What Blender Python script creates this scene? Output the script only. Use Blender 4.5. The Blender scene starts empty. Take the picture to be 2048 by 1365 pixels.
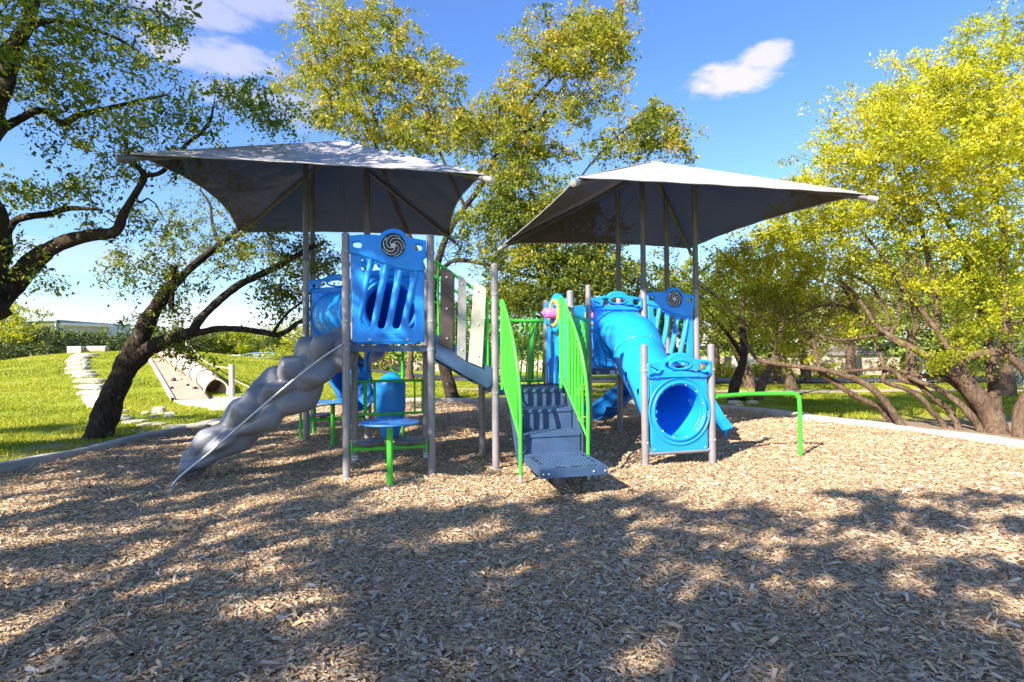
import bpy, bmesh, math, random
import numpy as np
from mathutils import Vector, Matrix
PI = math.pi
R = math.radians
scene = bpy.context.scene
rng = np.random.default_rng(7)
random.seed(7)

# ------------------------------------------------------------------ camera
FPX = 1170.0                      # focal length in photo pixels (2048 wide)
CAM_H = 1.5
PITCH = math.atan(17.5 / FPX)
ROLL = R(-0.5)
camd = bpy.data.cameras.new('camera')
cam = bpy.data.objects.new('camera', camd)
scene.collection.objects.link(cam)
CM = Matrix.Rotation(PI / 2 + PITCH, 4, 'X') @ Matrix.Rotation(ROLL, 4, 'Z')
cam.matrix_world = Matrix.Translation((0, 0, CAM_H)) @ CM
camd.sensor_width = 36
camd.lens = 36 * FPX / 2048
camd.clip_start = 0.05
camd.clip_end = 3000
scene.camera = cam
C3 = CM.to_3x3()

# ------------------------------------------------------------------ sun and sky
SUN_EL = R(32.5)
SUN_TRAVEL = Vector((0.65 * math.cos(SUN_EL), 0.76 * math.cos(SUN_EL), -math.sin(SUN_EL))).normalized()
sl = bpy.data.lights.new('sun', 'SUN')
sl.energy = 4.1
sl.angle = R(0.6)
sl.color = (1.0, 0.91, 0.76)
so = bpy.data.objects.new('sun', sl)
scene.collection.objects.link(so)
so.rotation_euler = SUN_TRAVEL.to_track_quat('-Z', 'Y').to_euler()
so.location = (-10, -10, 12)

world = bpy.data.worlds.new('World')
scene.world = world
world.use_nodes = True
WN = world.node_tree
WN.nodes.clear()
scene.view_settings.view_transform = 'Standard'
scene.view_settings.look = 'None'
scene.view_settings.gamma = 1
scene.view_settings.use_curve_mapping = False
scene.view_settings.exposure = 1.72
scene.cycles.max_bounces = 6
scene.cycles.diffuse_bounces = 3
scene.cycles.glossy_bounces = 2
scene.cycles.transmission_bounces = 3
scene.cycles.transparent_max_bounces = 6
scene.cycles.use_denoising = True
scene.cycles.use_adaptive_sampling = True
scene.cycles.adaptive_threshold = 0.02
scene.cycles.sample_clamp_indirect = 6


class NB:
    """small helper for node trees"""
    def __init__(self, tree):
        self.t = tree

    def n(self, typ, **kw):
        nd = self.t.nodes.new(typ)
        for k, v in kw.items():
            setattr(nd, k, v)
        return nd

    def l(self, a, b):
        self.t.links.new(a, b)

    def val(self, sock, v):
        if hasattr(v, 'is_linked') or isinstance(v, bpy.types.NodeSocket):
            self.l(v, sock)
        else:
            sock.default_value = v

    def math(self, op, a, b=0.0, c=0.0, clamp=False):
        nd = self.n('ShaderNodeMath', operation=op)
        nd.use_clamp = clamp
        self.val(nd.inputs[0], a)
        self.val(nd.inputs[1], b)
        self.val(nd.inputs[2], c)
        return nd.outputs[0]

    def ramp(self, fac, stops):
        nd = self.n('ShaderNodeValToRGB')
        el = nd.color_ramp.elements
        while len(el) < len(stops):
            el.new(0.5)
        for e, (p, c) in zip(el, stops):
            e.position = p
            e.color = (c[0], c[1], c[2], 1)
        self.val(nd.inputs[0], fac)
        return nd.outputs[0]

    def mix(self, fac, a, b, blend='MIX'):
        nd = self.n('ShaderNodeMixRGB', blend_type=blend)
        self.val(nd.inputs[0], fac)
        for s, v in ((nd.inputs[1], a), (nd.inputs[2], b)):
            if isinstance(v, (tuple, list)):
                s.default_value = (v[0], v[1], v[2], 1)
            else:
                self.l(v, s)
        return nd.outputs[0]

    def noise(self, vec, scale, detail=3, rough=0.55, dist=0.0):
        nd = self.n('ShaderNodeTexNoise')
        if vec is not None:
            self.l(vec, nd.inputs['Vector'])
        nd.inputs['Scale'].default_value = scale
        nd.inputs['Detail'].default_value = detail
        nd.inputs['Roughness'].default_value = rough
        nd.inputs['Distortion'].default_value = dist
        return nd.outputs[0]

    def smooth(self, x, lo, hi):
        nd = self.n('ShaderNodeMapRange', interpolation_type='SMOOTHSTEP')
        self.val(nd.inputs[0], x)
        nd.inputs[1].default_value = lo
        nd.inputs[2].default_value = hi
        return nd.outputs[0]


def build_world():
    b = NB(WN)
    sky = b.n('ShaderNodeTexSky', sky_type='NISHITA')
    sky.sun_disc = False
    sky.sun_elevation = SUN_EL
    sky.sun_rotation = math.atan2(-SUN_TRAVEL.x, -SUN_TRAVEL.y)
    sky.air_density = 1.0
    sky.dust_density = 0.4
    sky.ozone_density = 3.0
    tc = b.n('ShaderNodeTexCoord')
    nrm = b.n('ShaderNodeVectorMath', operation='NORMALIZE')
    b.l(tc.outputs['Generated'], nrm.inputs[0])
    v = nrm.outputs[0]
    sep = b.n('ShaderNodeSeparateXYZ')
    b.l(v, sep.inputs[0])
    x, y, z = sep.outputs
    az = b.math('MULTIPLY', b.math('ARCTAN2', x, y), 180 / PI)
    el = b.math('MULTIPLY', b.math('ARCSINE', z), 180 / PI)
    # deeper, cleaner blue the way the picture shows it, all round
    tint = b.ramp(b.math('MAXIMUM', z, 0.0), [(0.0, (0.54, 0.54, 0.58)), (0.12, (0.41, 0.48, 0.58)), (0.45, (0.325, 0.43, 0.615)), (1.0, (0.50, 0.55, 0.66))])
    skyc = b.mix(1.0, sky.outputs[0], tint, 'MULTIPLY')
    # clouds: soft patches at directions around the horizon, broken up by noise
    mp = b.n('ShaderNodeMapping')
    mp.inputs['Scale'].default_value = (1, 1, 2.2)
    b.l(v, mp.inputs[0])
    n1 = b.noise(mp.outputs[0], 7.0, 5, 0.6, 0.3)
    n2 = b.noise(mp.outputs[0], 22.0, 4, 0.6)
    nn = b.math('ADD', b.math('MULTIPLY', b.math('SUBTRACT', n1, 0.5), 3.0), b.math('MULTIPLY', b.math('SUBTRACT', n2, 0.5), 2.0))
    clouds = [  # azimuth, elevation, half width, half height, strength
        (21.2, 23.4, 5.4, 1.7, .95), (23.6, 24.4, 2.8, 1.6, 0.9),
        (-27, 24.5, 8.0, 1.9, 0.55), (-29, 27.5, 7.0, 1.5, .5), (-24.5, 21.6, 6.0, 1.7, 0.55), (-19.5, 21, 3, 1.6, 0.45), (-35, 29, 7, 2.2, 0.4),
        (-23, 29, 5, 2.0, 0.5), (-38, 7.5, 14, 1.8, 0.3), (-30, 3.0, 30, 1.6, 0.4), (25, 2.5, 40, 2.5, 0.4),
        (80, 24, 16, 6, 0.7), (130, 18, 22, 5, 0.7), (-90, 22, 16, 6, 0.7), (-150, 26, 20, 6, 0.7), (178, 12, 30, 4, 0.6),
        (-60, 12, 14, 3, 0.5), (60, 9, 16, 3, 0.5)]
    tot = None
    for a, e, wa, we, st in clouds:
        da = b.math('DIVIDE', b.math('SUBTRACT', az, a), wa)
        de = b.math('DIVIDE', b.math('SUBTRACT', el, e), we)
        r2 = b.math('ADD', b.math('MULTIPLY', da, da), b.math('MULTIPLY', de, de))
        m = b.math('MULTIPLY', b.smooth(b.math('SUBTRACT', b.math('SUBTRACT', 1.0, r2), b.math('MULTIPLY', nn, -0.9)), 0.05, 1.0), st)
        tot = m if tot is None else b.math('MAXIMUM', tot, m)
    tot = b.math('MULTIPLY', tot, b.smooth(el, -1.0, 1.0))
    cl = b.mix(b.math('MULTIPLY', tot, 0.92, clamp=True), skyc, (2.2, 2.05, 2.25))
    bg = b.n('ShaderNodeBackground')
    b.l(cl, bg.inputs[0])
    bg.inputs[1].default_value = 0.15
    out = b.n('ShaderNodeOutputWorld')
    b.l(bg.outputs[0], out.inputs[0])


build_world()

# ------------------------------------------------------------------ pixel -> world


def ray(px, py):
    d = C3 @ Vector(((px - 1024) / FPX, -(py - 682.5) / FPX, -1))
    return d


def W(px, py, D):
    """the point seen at photo pixel (px, py) lying D metres in front of the camera"""
    d = ray(px, py)
    s = D / d.y
    return Vector((d.x * s, D, CAM_H + d.z * s))


def G(px, py, z=0.0):
    d = ray(px, py)
    s = (z - CAM_H) / d.z
    return Vector((d.x * s, d.y * s, z))


# ------------------------------------------------------------------ object helpers
COL = scene.collection


def tag(o, label=None, cat=None, group=None, kind=None):
    if label: o['label'] = label
    if cat: o['category'] = cat
    if group: o['group'] = group
    if kind: o['kind'] = kind
    return o


def empty(name, loc, label, cat, group=None):
    o = bpy.data.objects.new(name, None)
    o.location = loc
    o.empty_display_size = 0.2
    COL.objects.link(o)
    return tag(o, label, cat, group)


def wloc(o):
    v = Vector((0, 0, 0))
    while o is not None:
        v += o.location
        o = o.parent
    return v


def obj(name, me, m=None, parent=None, kind=None):
    """link a mesh whose vertices are in world coordinates"""
    o = bpy.data.objects.new(name, me)
    if m is not None and not me.materials:
        me.materials.append(m)
    COL.objects.link(o)
    if parent is not None:
        o.parent = parent
        o.location = -wloc(parent)
    if kind: o['kind'] = kind
    return o


def rebase(o):
    """move a top-level mesh's origin to its base"""
    me = o.data
    n = len(me.vertices)
    a = np.empty(n * 3, np.float32)
    me.vertices.foreach_get('co', a)
    a = a.reshape(-1, 3)
    c = np.array([(a[:, 0].min() + a[:, 0].max()) / 2, (a[:, 1].min() + a[:, 1].max()) / 2, a[:, 2].min()], np.float32)
    me.vertices.foreach_set('co', (a - c).ravel())
    o.location = [float(q) for q in c]
    return o


class MB:
    def __init__(self):
        self.v = []
        self.f = []
        self.s = []

    def add(self, vs, fs, smooth=False):
        o = len(self.v)
        self.v.extend([tuple(p) for p in vs])
        for f in fs:
            self.f.append([i + o for i in f])
            self.s.append(smooth)
        return self

    def box(self, c, size, rz=0.0, M=None, taper=1.0):
        x, y, z = size[0] / 2, size[1] / 2, size[2] / 2
        T = M if M is not None else Matrix.Translation(c) @ Matrix.Rotation(rz, 4, 'Z')
        vs = [T @ Vector(p) for p in [(-x, -y, -z), (x, -y, -z), (x, y, -z), (-x, y, -z), (-x * taper, -y * taper, z), (x * taper, -y * taper, z), (x * taper, y * taper, z), (-x * taper, y * taper, z)]]
        return self.add(vs, [(0, 3, 2, 1), (4, 5, 6, 7), (0, 1, 5, 4), (1, 2, 6, 5), (2, 3, 7, 6), (3, 0, 4, 7)])

    def slab(self, p0, p1, w, th, up=Vector((0, 0, 1))):
        """a bar from p0 to p1, w wide sideways, th thick along up"""
        p0, p1 = Vector(p0), Vector(p1)
        d = (p1 - p0).normalized()
        s = d.cross(up).normalized()
        u = s.cross(d).normalized()
        vs = []
        for p in (p0, p1):
            for a, b_ in ((-1, -1), (1, -1), (1, 1), (-1, 1)):
                vs.append(p + s * (a * w / 2) + u * (b_ * th / 2))
        return self.add(vs, [(3, 2, 1, 0), (4, 5, 6, 7), (0, 1, 5, 4), (1, 2, 6, 5), (2, 3, 7, 6), (3, 0, 4, 7)])

    def tube(self, pts, r, n=10, caps=True, closed=False):
        pts = [Vector(p) for p in pts]
        m = len(pts)
        rs = r if isinstance(r, (list, tuple, np.ndarray)) else [r] * m
        rings = []
        ref = None
        for i, p in enumerate(pts):
            if closed:
                t = (pts[(i + 1) % m] - pts[i - 1])
            else:
                t = pts[min(i + 1, m - 1)] - pts[max(i - 1, 0)]
            if t.length < 1e-9: t = Vector((0, 0, 1))
            t.normalize()
            if ref is None:
                ref = Vector((0, 0, 1)) if abs(t.z) < 0.9 else Vector((1, 0, 0))
            a = t.cross(ref)
            if a.length < 1e-6: a = t.orthogonal()
            a.normalize()
            bb = a.cross(t).normalized()
            ref = bb
            rings.append([p + (a * math.cos(2 * PI * k / n) + bb * math.sin(2 * PI * k / n)) * rs[i] for k in range(n)])
        vs = [q for ring in rings for q in ring]
        fs = []
        for i in range(m if closed else m - 1):
            j = (i + 1) % m
            for k in range(n):
                k2 = (k + 1) % n
                fs.append((i * n + k2, i * n + k, j * n + k, j * n + k2))
        self.add(vs, fs, True)
        if caps and not closed:
            self.add(rings[0], [tuple(range(n))])
            self.add(rings[-1], [tuple(reversed(range(n)))])
        return self

    def dome(self, c, r, n=14, flat=0.6):
        c = Vector(c)
        vs, fs = [], []
        K = 4
        for i in range(K):
            a = i / K * PI / 2
            for k in range(n):
                t = 2 * PI * k / n
                vs.append(c + Vector((math.cos(t) * math.cos(a) * r, math.sin(t) * math.cos(a) * r, math.sin(a) * r * flat)))
        vs.append(c + Vector((0, 0, r * flat)))
        for i in range(K - 1):
            for k in range(n):
                fs.append((i * n + k, i * n + (k + 1) % n, (i + 1) * n + (k + 1) % n, (i + 1) * n + k))
        for k in range(n):
            fs.append(((K - 1) * n + k, (K - 1) * n + (k + 1) % n, K * n))
        return self.add(vs, fs, True)

    def ball(self, c, r, n=8, sc=(1, 1, 1)):
        c = Vector(c)
        vs, fs = [], []
        K = max(4, n // 2 + 1)
        for i in range(1, K):
            a = -PI / 2 + PI * i / K
            for k in range(n):
                t = 2 * PI * k / n
                vs.append(c + Vector((math.cos(t) * math.cos(a) * r * sc[0], math.sin(t) * math.cos(a) * r * sc[1], math.sin(a) * r * sc[2])))
        b0 = len(vs)
        vs.append(c - Vector((0, 0, r * sc[2])))
        vs.append(c + Vector((0, 0, r * sc[2])))
        for i in range(K - 2):
            for k in range(n):
                fs.append((i * n + k, i * n + (k + 1) % n, (i + 1) * n + (k + 1) % n, (i + 1) * n + k))
        for k in range(n):
            fs.append(((k + 1) % n, k, b0))
            fs.append(((K - 2) * n + k, (K - 2) * n + (k + 1) % n, b0 + 1))
        return self.add(vs, fs, True)

    def grid(self, P, smooth=True, closeu=False):
        """P: rows of points"""
        h, w = len(P), len(P[0])
        fs = []
        for i in range(h - 1):
            for j in range(w if closeu else w - 1):
                j2 = (j + 1) % w
                fs.append((i * w + j, i * w + j2, (i + 1) * w + j2, (i + 1) * w + j))
        return self.add([q for r in P for q in r], fs, smooth)

    def mesh(self, name):
        me = bpy.data.meshes.new(name)
        me.from_pydata(self.v, [], self.f)
        me.polygons.foreach_set('use_smooth', self.s)
        me.update()
        return me

    def put(self, name, m, parent=None, kind=None):
        return obj(name, self.mesh(name), m, parent, kind)


def curve(pts, n=6):
    """catmull-rom through points (any dimension)"""
    P = [np.array(p, float) for p in pts]
    if len(P) < 3:
        return P
    out = []
    Q = [2 * P[0] - P[1]] + P + [2 * P[-1] - P[-2]]
    for i in range(1, len(Q) - 2):
        p0, p1, p2, p3 = Q[i - 1], Q[i], Q[i + 1], Q[i + 2]
        for k in range(n):
            t = k / n
            out.append(0.5 * ((2 * p1) + (-p0 + p2) * t + (2 * p0 - 5 * p1 + 4 * p2 - p3) * t * t + (-p0 + 3 * p1 - 3 * p2 + p3) * t ** 3))
    out.append(P[-1])
    return out


def rounded(loop, k=2):
    """chaikin corner cutting of a closed 2d loop"""
    for _ in range(k):
        n = len(loop)
        o = []
        for i in range(n):
            a, c = loop[i], loop[(i + 1) % n]
            o.append((a[0] * .78 + c[0] * .22, a[1] * .78 + c[1] * .22))
            o.append((a[0] * .22 + c[0] * .78, a[1] * .22 + c[1] * .78))
        loop = o
    return loop


def corners(loop, r, k=5):
    """round each corner of a 2d loop with radius about r"""
    out = []
    n = len(loop)
    for i in range(n):
        p = np.array(loop[i], float)
        a = np.array(loop[i - 1], float) - p
        c = np.array(loop[(i + 1) % n], float) - p
        la, lc = np.linalg.norm(a), np.linalg.norm(c)
        q = min(r, la * .45, lc * .45)
        A, Cc = p + a / la * q, p + c / lc * q
        for j in range(k + 1):
            t = j / k
            w = (1 - t) ** 2 * A + 2 * t * (1 - t) * p + t * t * Cc
            out.append((w[0], w[1]))
    return out


def circle2(cx, cy, r, n=40, ry=None):
    ry = ry or r
    return [(cx + r * math.cos(2 * PI * i / n), cy + ry * math.sin(2 * PI * i / n)) for i in range(n)]


def plate(name, loops, P0, P1, w, th, bev, m, parent, vaxis=Vector((0, 0, 1))):
    """a moulded plate cut from 2d loops (outline first, then holes): u runs P0->P1 on the ground, v is height,
    w the offset of its middle towards the viewer's side, th the thickness, bev the rounding of its edges"""
    cd = bpy.data.curves.new(name, 'CURVE')
    cd.dimensions = '2D'
    cd.fill_mode = 'BOTH'
    cd.extrude = max(th / 2 - bev, 0.0005)
    cd.bevel_depth = bev
    cd.bevel_resolution = 2
    cd.offset = -bev
    for lp in loops:
        sp = cd.splines.new('POLY')
        sp.points.add(len(lp) - 1)
        sp.points.foreach_set('co', [c for p in lp for c in (p[0], p[1], 0, 1)])
        sp.use_cyclic_u = True
    tmp = bpy.data.objects.new(name, cd)
    COL.objects.link(tmp)
    dg = bpy.context.evaluated_depsgraph_get()
    me = bpy.data.meshes.new_from_object(tmp.evaluated_get(dg))
    bpy.data.objects.remove(tmp)
    bpy.data.curves.remove(cd)
    U = Vector((P1[0] - P0[0], P1[1] - P0[1], 0)).normalized()
    N = U.cross(vaxis).normalized()
    O = Vector((P0[0], P0[1], P0[2] if len(P0) > 2 else 0)) + N * w
    M = Matrix(((U.x, vaxis.x, N.x, O.x), (U.y, vaxis.y, N.y, O.y), (U.z, vaxis.z, N.z, O.z), (0, 0, 0, 1)))
    me.transform(M)
    me.materials.clear()
    me.name = name
    for p in me.polygons:
        p.use_smooth = False
    try:
        me.set_sharp_from_angle(angle=R(38))
        me.polygons.foreach_set('use_smooth', [True] * len(me.polygons))
    except Exception:
        pass
    return obj(name, me, m, parent)


def F2(P0, P1):
    P0 = Vector((P0[0], P0[1], 0)); P1 = Vector((P1[0], P1[1], 0))
    U = (P1 - P0).normalized()
    N = U.cross(Vector((0, 0, 1))).normalized()

    def f(u, v, w=0.0):
        return P0 + U * u + N * w + Vector((0, 0, v))
    return f


# ------------------------------------------------------------------ materials
def newmat(name):
    m = bpy.data.materials.new(name)
    m.use_nodes = True
    m.node_tree.nodes.clear()
    return m, NB(m.node_tree)


def finish(b, shader, disp=None):
    o = b.n('ShaderNodeOutputMaterial')
    b.l(shader, o.inputs[0])


def principled(b, col, rough=0.5, metal=0.0, normal=None, spec=0.5, coat=0.0):
    p = b.n('ShaderNodeBsdfPrincipled')
    if isinstance(col, (tuple, list)):
        p.inputs['Base Color'].default_value = (*col, 1)
    else:
        b.l(col, p.inputs['Base Color'])
    b.val(p.inputs['Roughness'], rough)
    p.inputs['Metallic'].default_value = metal
    p.inputs['Specular IOR Level'].default_value = spec
    p.inputs['Coat Weight'].default_value = coat
    p.inputs['Coat Roughness'].default_value = 0.15
    if normal is not None:
        b.l(normal, p.inputs['Normal'])
    return p


def bump(b, h, strength, dist=0.01):
    nd = b.n('ShaderNodeBump')
    nd.inputs['Strength'].default_value = strength
    nd.inputs['Distance'].default_value = dist
    b.l(h, nd.inputs['Height'])
    return nd.outputs[0]


def wpos(b):
    return b.n('ShaderNodeNewGeometry').outputs['Position']


def simple(name, col, rough=0.5, metal=0.0, var=0.18, scale=6.0, bs=0.0, bscale=80.0, spec=0.5, coat=0.0, dirt=0.0):
    m, b = newmat(name)
    pos = wpos(b)
    n = b.noise(pos, scale, 5, 0.6)
    dark = tuple(c * (1 - var) for c in col)
    lite = tuple(min(1, c * (1 + var)) for c in col)
    c = b.ramp(n, [(0.3, dark), (0.7, lite)])
    if dirt:
        n3 = b.noise(pos, scale * 4.3, 6, 0.7, 0.4)
        c = b.mix(b.math('MULTIPLY', b.smooth(n3, 0.52, 0.75), dirt), c, (0.16, 0.13, 0.10))
    r = b.math('ADD', rough - 0.07, b.math('MULTIPLY', b.noise(pos, scale * 3, 3), 0.14))
    nm = bump(b, b.noise(pos, bscale, 4, 0.6), bs, 0.004) if bs else None
    p = principled(b, c, r, metal, nm, spec, coat)
    finish(b, p.outputs[0])
    return m


M = {}
M['blue'] = simple('blue_moulded_plastic', (0.010, 0.285, 0.92), 0.36, 0, 0.12, 2.2, 0.2, 160, 0.5, 0.0, 0.16)
M['blue_dark'] = simple('navy_slide_plastic', (0.008, 0.14, 0.46), 0.36, 0, 0.08, 3, 0.12, 160, 0.5, 0, 0.1)
M['table_blue'] = simple('pale_blue_table_plastic', (0.06, 0.24, 0.66), 0.42, 0, 0.06, 4, 0.1, 160)
M['post'] = simple('grey_powder_coated_steel', (0.25, 0.237, 0.25), 0.42, 0.15, 0.12, 5, 0.08, 200, 0.5, 0, 0.16)
M['post_dark'] = simple('charcoal_powder_coated_steel', (0.12, 0.115, 0.12), 0.4, 0.15, 0.12, 5, 0.08, 200, 0.5, 0, 0.1)
M['green'] = simple('green_powder_coated_steel', (0.055, 0.50, 0.035), 0.38, 0, 0.08, 4, 0.06, 200, 0.5, 0, 0.08)
M['navy'] = simple('navy_vinyl_coated_steel', (0.040, 0.082, 0.175), 0.5, 0, 0.2, 6, 0.3, 220, 0.45, 0, 0.30)
M['lump'] = simple('grey_rock_plastic', (0.20, 0.21, 0.24), 0.42, 0, 0.10, 3, 0.15, 120, 0.55, 0, 0.12)
M['steel'] = simple('galvanised_steel', (0.55, 0.56, 0.58), 0.35, 0.7, 0.1, 20)
M['seat'] = simple('dark_grey_seat_plastic', (0.10, 0.10, 0.115), 0.45, 0, 0.1, 6)
M['brown'] = simple('dark_brown_recycled_plank', (0.070, 0.050, 0.046), 0.55, 0, 0.25, 18, 0.3, 120)
M['redbrown'] = simple('red_brown_recycled_plank', (0.26, 0.13, 0.10), 0.55, 0, 0.2, 18, 0.3, 120)
M['plankgrey'] = simple('grey_recycled_plank', (0.30, 0.29, 0.29), 0.5, 0, 0.18, 9, 0.3, 120)
M['cream'] = simple('cream_recycled_plank', (0.52, 0.48, 0.41), 0.5, 0, 0.08, 12, 0.25, 120)
M['black'] = simple('black_plastic', (0.02, 0.02, 0.025), 0.4)
M['disc'] = simple('dark_emblem_disc', (0.014, 0.018, 0.035), 0.35)
M['silver'] = simple('silver_emblem_line', (0.68, 0.70, 0.74), 0.4, 0.1)
M['pink'] = simple('pink_plastic', (0.75, 0.16, 0.48), 0.35)
M['yellow'] = simple('yellow_plastic', (0.85, 0.45, 0.04), 0.35)
M['sticker'] = simple('white_sticker', (0.75, 0.75, 0.76), 0.5)
M['ink'] = simple('sticker_ink', (0.03, 0.03, 0.04), 0.5)
M['concrete'] = simple('pale_concrete', (0.46, 0.43, 0.39), 0.85, 0, 0.22, 3.5, 0.6, 60, 0.3, 0, 0.3)
M['beige'] = simple('beige_tunnel_plastic', (0.56, 0.43, 0.33), 0.5, 0, 0.08, 3, 0, 80, 0.4, 0, 0.2)
M['rust'] = simple('brown_tunnel_inside', (0.11, 0.065, 0.04), 0.6)
M['stone'] = simple('cream_limestone', (0.50, 0.45, 0.36), 0.9, 0, 0.3, 2.5, 1.0, 25, 0.2, 0, 0.55)
M['rope'] = simple('weathered_rope', (0.42, 0.37, 0.29), 0.95, 0, 0.2, 30)
M['woodpost'] = simple('pale_weathered_wood', (0.48, 0.42, 0.34), 0.85, 0, 0.2, 12, 0.5, 60)
M['wallwhite'] = simple('white_stucco_wall', (0.66, 0.64, 0.62), 0.9, 0, 0.1, 2, 0.3, 40, 0.2)
M['walltan'] = simple('tan_fence_wall', (0.42, 0.33, 0.26), 0.9, 0, 0.25, 1.6, 0.4, 30, 0.2)
M['roof'] = simple('grey_shingle_roof', (0.22, 0.19, 0.17), 0.9, 0, 0.2, 4, 0.4, 30, 0.2)
M['metalwall'] = simple('pale_blue_metal_cladding', (0.50, 0.57, 0.62), 0.6, 0, 0.06, 0.5, 0, 30, 0.3)
M['metalroof'] = simple('blue_grey_metal_trim', (0.22, 0.27, 0.30), 0.6, 0, 0.06, 0.5, 0, 30, 0.3)
M['glass'] = simple('dark_window_glass', (0.05, 0.06, 0.07), 0.15)
M['road'] = simple('asphalt_road', (0.085, 0.085, 0.095), 0.85, 0, 0.2, 2, 0.5, 60, 0.3)
M['path'] = simple('crushed_granite_path', (0.40, 0.32, 0.23), 0.95, 0, 0.25, 3, 0.6, 60, 0.2)
M['kerb'] = simple('concrete_kerb', (0.40, 0.38, 0.36), 0.85, 0, 0.22, 4, 0.6, 60, 0.3, 0, 0.25)
M['earth'] = simple('leaf_littered_earth', (0.26, 0.19, 0.13), 0.95, 0, 0.45, 7, 1.0, 30, 0.15)
M['shelter'] = simple('blue_shelter_roof', (0.20, 0.30, 0.42), 0.5, 0.2, 0.1, 1)


def fabric():
    m, b = newmat('grey_shade_cloth')
    pos = wpos(b)
    n = b.noise(pos, 2.5, 4, 0.6)
    # pale upper face, near-black underside: sun and shade put into the colour
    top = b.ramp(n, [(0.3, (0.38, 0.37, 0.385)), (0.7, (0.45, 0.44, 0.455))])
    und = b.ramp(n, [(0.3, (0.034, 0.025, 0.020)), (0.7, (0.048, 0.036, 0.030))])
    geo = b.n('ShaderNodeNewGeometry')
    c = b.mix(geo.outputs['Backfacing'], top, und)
    wv = b.n('ShaderNodeTexWave', wave_type='BANDS', bands_direction='DIAGONAL')
    b.l(pos, wv.inputs[0])
    wv.inputs['Scale'].default_value = 60
    p = principled(b, c, 0.8, 0, bump(b, wv.outputs[1], 0.12, 0.002), 0.25)
    tl = b.n('ShaderNodeBsdfTranslucent')
    tl.inputs[0].default_value = (0.05, 0.042, 0.04, 1)
    mx = b.n('ShaderNodeMixShader')
    mx.inputs[0].default_value = 0.10
    b.l(p.outputs[0], mx.inputs[1]); b.l(tl.outputs[0], mx.inputs[2])
    tr = b.n('ShaderNodeBsdfTransparent')
    tr.inputs[0].default_value = (1, 1, 1, 1)
    m2 = b.n('ShaderNodeMixShader')
    m2.inputs[0].default_value = 0.02
    b.l(mx.outputs[0], m2.inputs[1]); b.l(tr.outputs[0], m2.inputs[2])
    finish(b, m2.outputs[0])
    return m


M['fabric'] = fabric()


def leafmat(name, cols, trans=0.45):
    """cols: colours from shade-grown to young leaf, chosen per leaf by the 'tone' attribute"""
    m, b = newmat(name)
    at = b.n('ShaderNodeAttribute', attribute_name='tone')
    k = len(cols) - 1
    c = b.ramp(at.outputs['Fac'], [(i / k, c_) for i, c_ in enumerate(cols)])
    p = principled(b, c, 0.5, 0, None, 0.35)
    tl = b.n('ShaderNodeBsdfTranslucent')
    b.l(b.mix(1.0, c, (1.25, 1.2, 0.55), 'MULTIPLY'), tl.inputs[0])
    mx = b.n('ShaderNodeMixShader')
    mx.inputs[0].default_value = trans
    b.l(p.outputs[0], mx.inputs[1]); b.l(tl.outputs[0], mx.inputs[2])
    finish(b, mx.outputs[0])
    return m


M['leaf_oak'] = leafmat('live_oak_leaf', [(0.045, 0.075, 0.012), (0.10, 0.15, 0.02), (0.22, 0.26, 0.025), (0.40, 0.38, 0.035), (0.44, 0.30, 0.05)])
M['leaf_green'] = leafmat('green_oak_leaf', [(0.045, 0.075, 0.012), (0.11, 0.17, 0.02), (0.21, 0.28, 0.03), (0.40, 0.38, 0.04)])
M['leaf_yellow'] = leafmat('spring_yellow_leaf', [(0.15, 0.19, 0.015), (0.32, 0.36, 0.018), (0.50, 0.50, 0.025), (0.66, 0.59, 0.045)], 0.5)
M['leaf_far'] = leafmat('distant_tree_leaf', [(0.04, 0.065, 0.018), (0.10, 0.14, 0.03), (0.22, 0.26, 0.05), (0.40, 0.38, 0.12)])
M['leaf_juniper'] = leafmat('juniper_leaf', [(0.022, 0.040, 0.012), (0.05, 0.075, 0.02), (0.11, 0.13, 0.03), (0.20, 0.24, 0.05)], 0.2)
M['grassblade'] = leafmat('grass_blade', [(0.12, 0.17, 0.012), (0.28, 0.32, 0.018), (0.43, 0.43, 0.03), (0.58, 0.48, 0.12)], 0.4)


def barkmat(name, a, c_, lichen=(0.3, 0.3, 0.26), lich=0.3):
    m, b = newmat(name)
    pos = wpos(b)
    mp = b.n('ShaderNodeMapping')
    mp.inputs['Scale'].default_value = (1, 1, 0.3)
    b.l(pos, mp.inputs[0])
    n = b.noise(mp.outputs[0], 22, 6, 0.65, 0.6)
    n2 = b.noise(pos, 5, 5, 0.65)
    c = b.ramp(n, [(0.32, a), (0.68, c_)])
    c = b.mix(b.math('MULTIPLY', b.smooth(n2, 0.55, 0.7), lich), c, lichen)
    p = principled(b, c, 0.95, 0, bump(b, n, 1.0, 0.035), 0.15)
    finish(b, p.outputs[0])
    return m


M['bark_dark'] = barkmat('dark_oak_bark', (0.018, 0.013, 0.010), (0.075, 0.058, 0.046))
M['bark_light'] = barkmat('brown_bark', (0.055, 0.036, 0.025), (0.19, 0.13, 0.09), (0.28, 0.22, 0.16), 0.4)
M['twig_pale'] = barkmat('pale_twig_bark', (0.12, 0.10, 0.075), (0.28, 0.24, 0.19), (0.3, 0.28, 0.24), 0.3)


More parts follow.
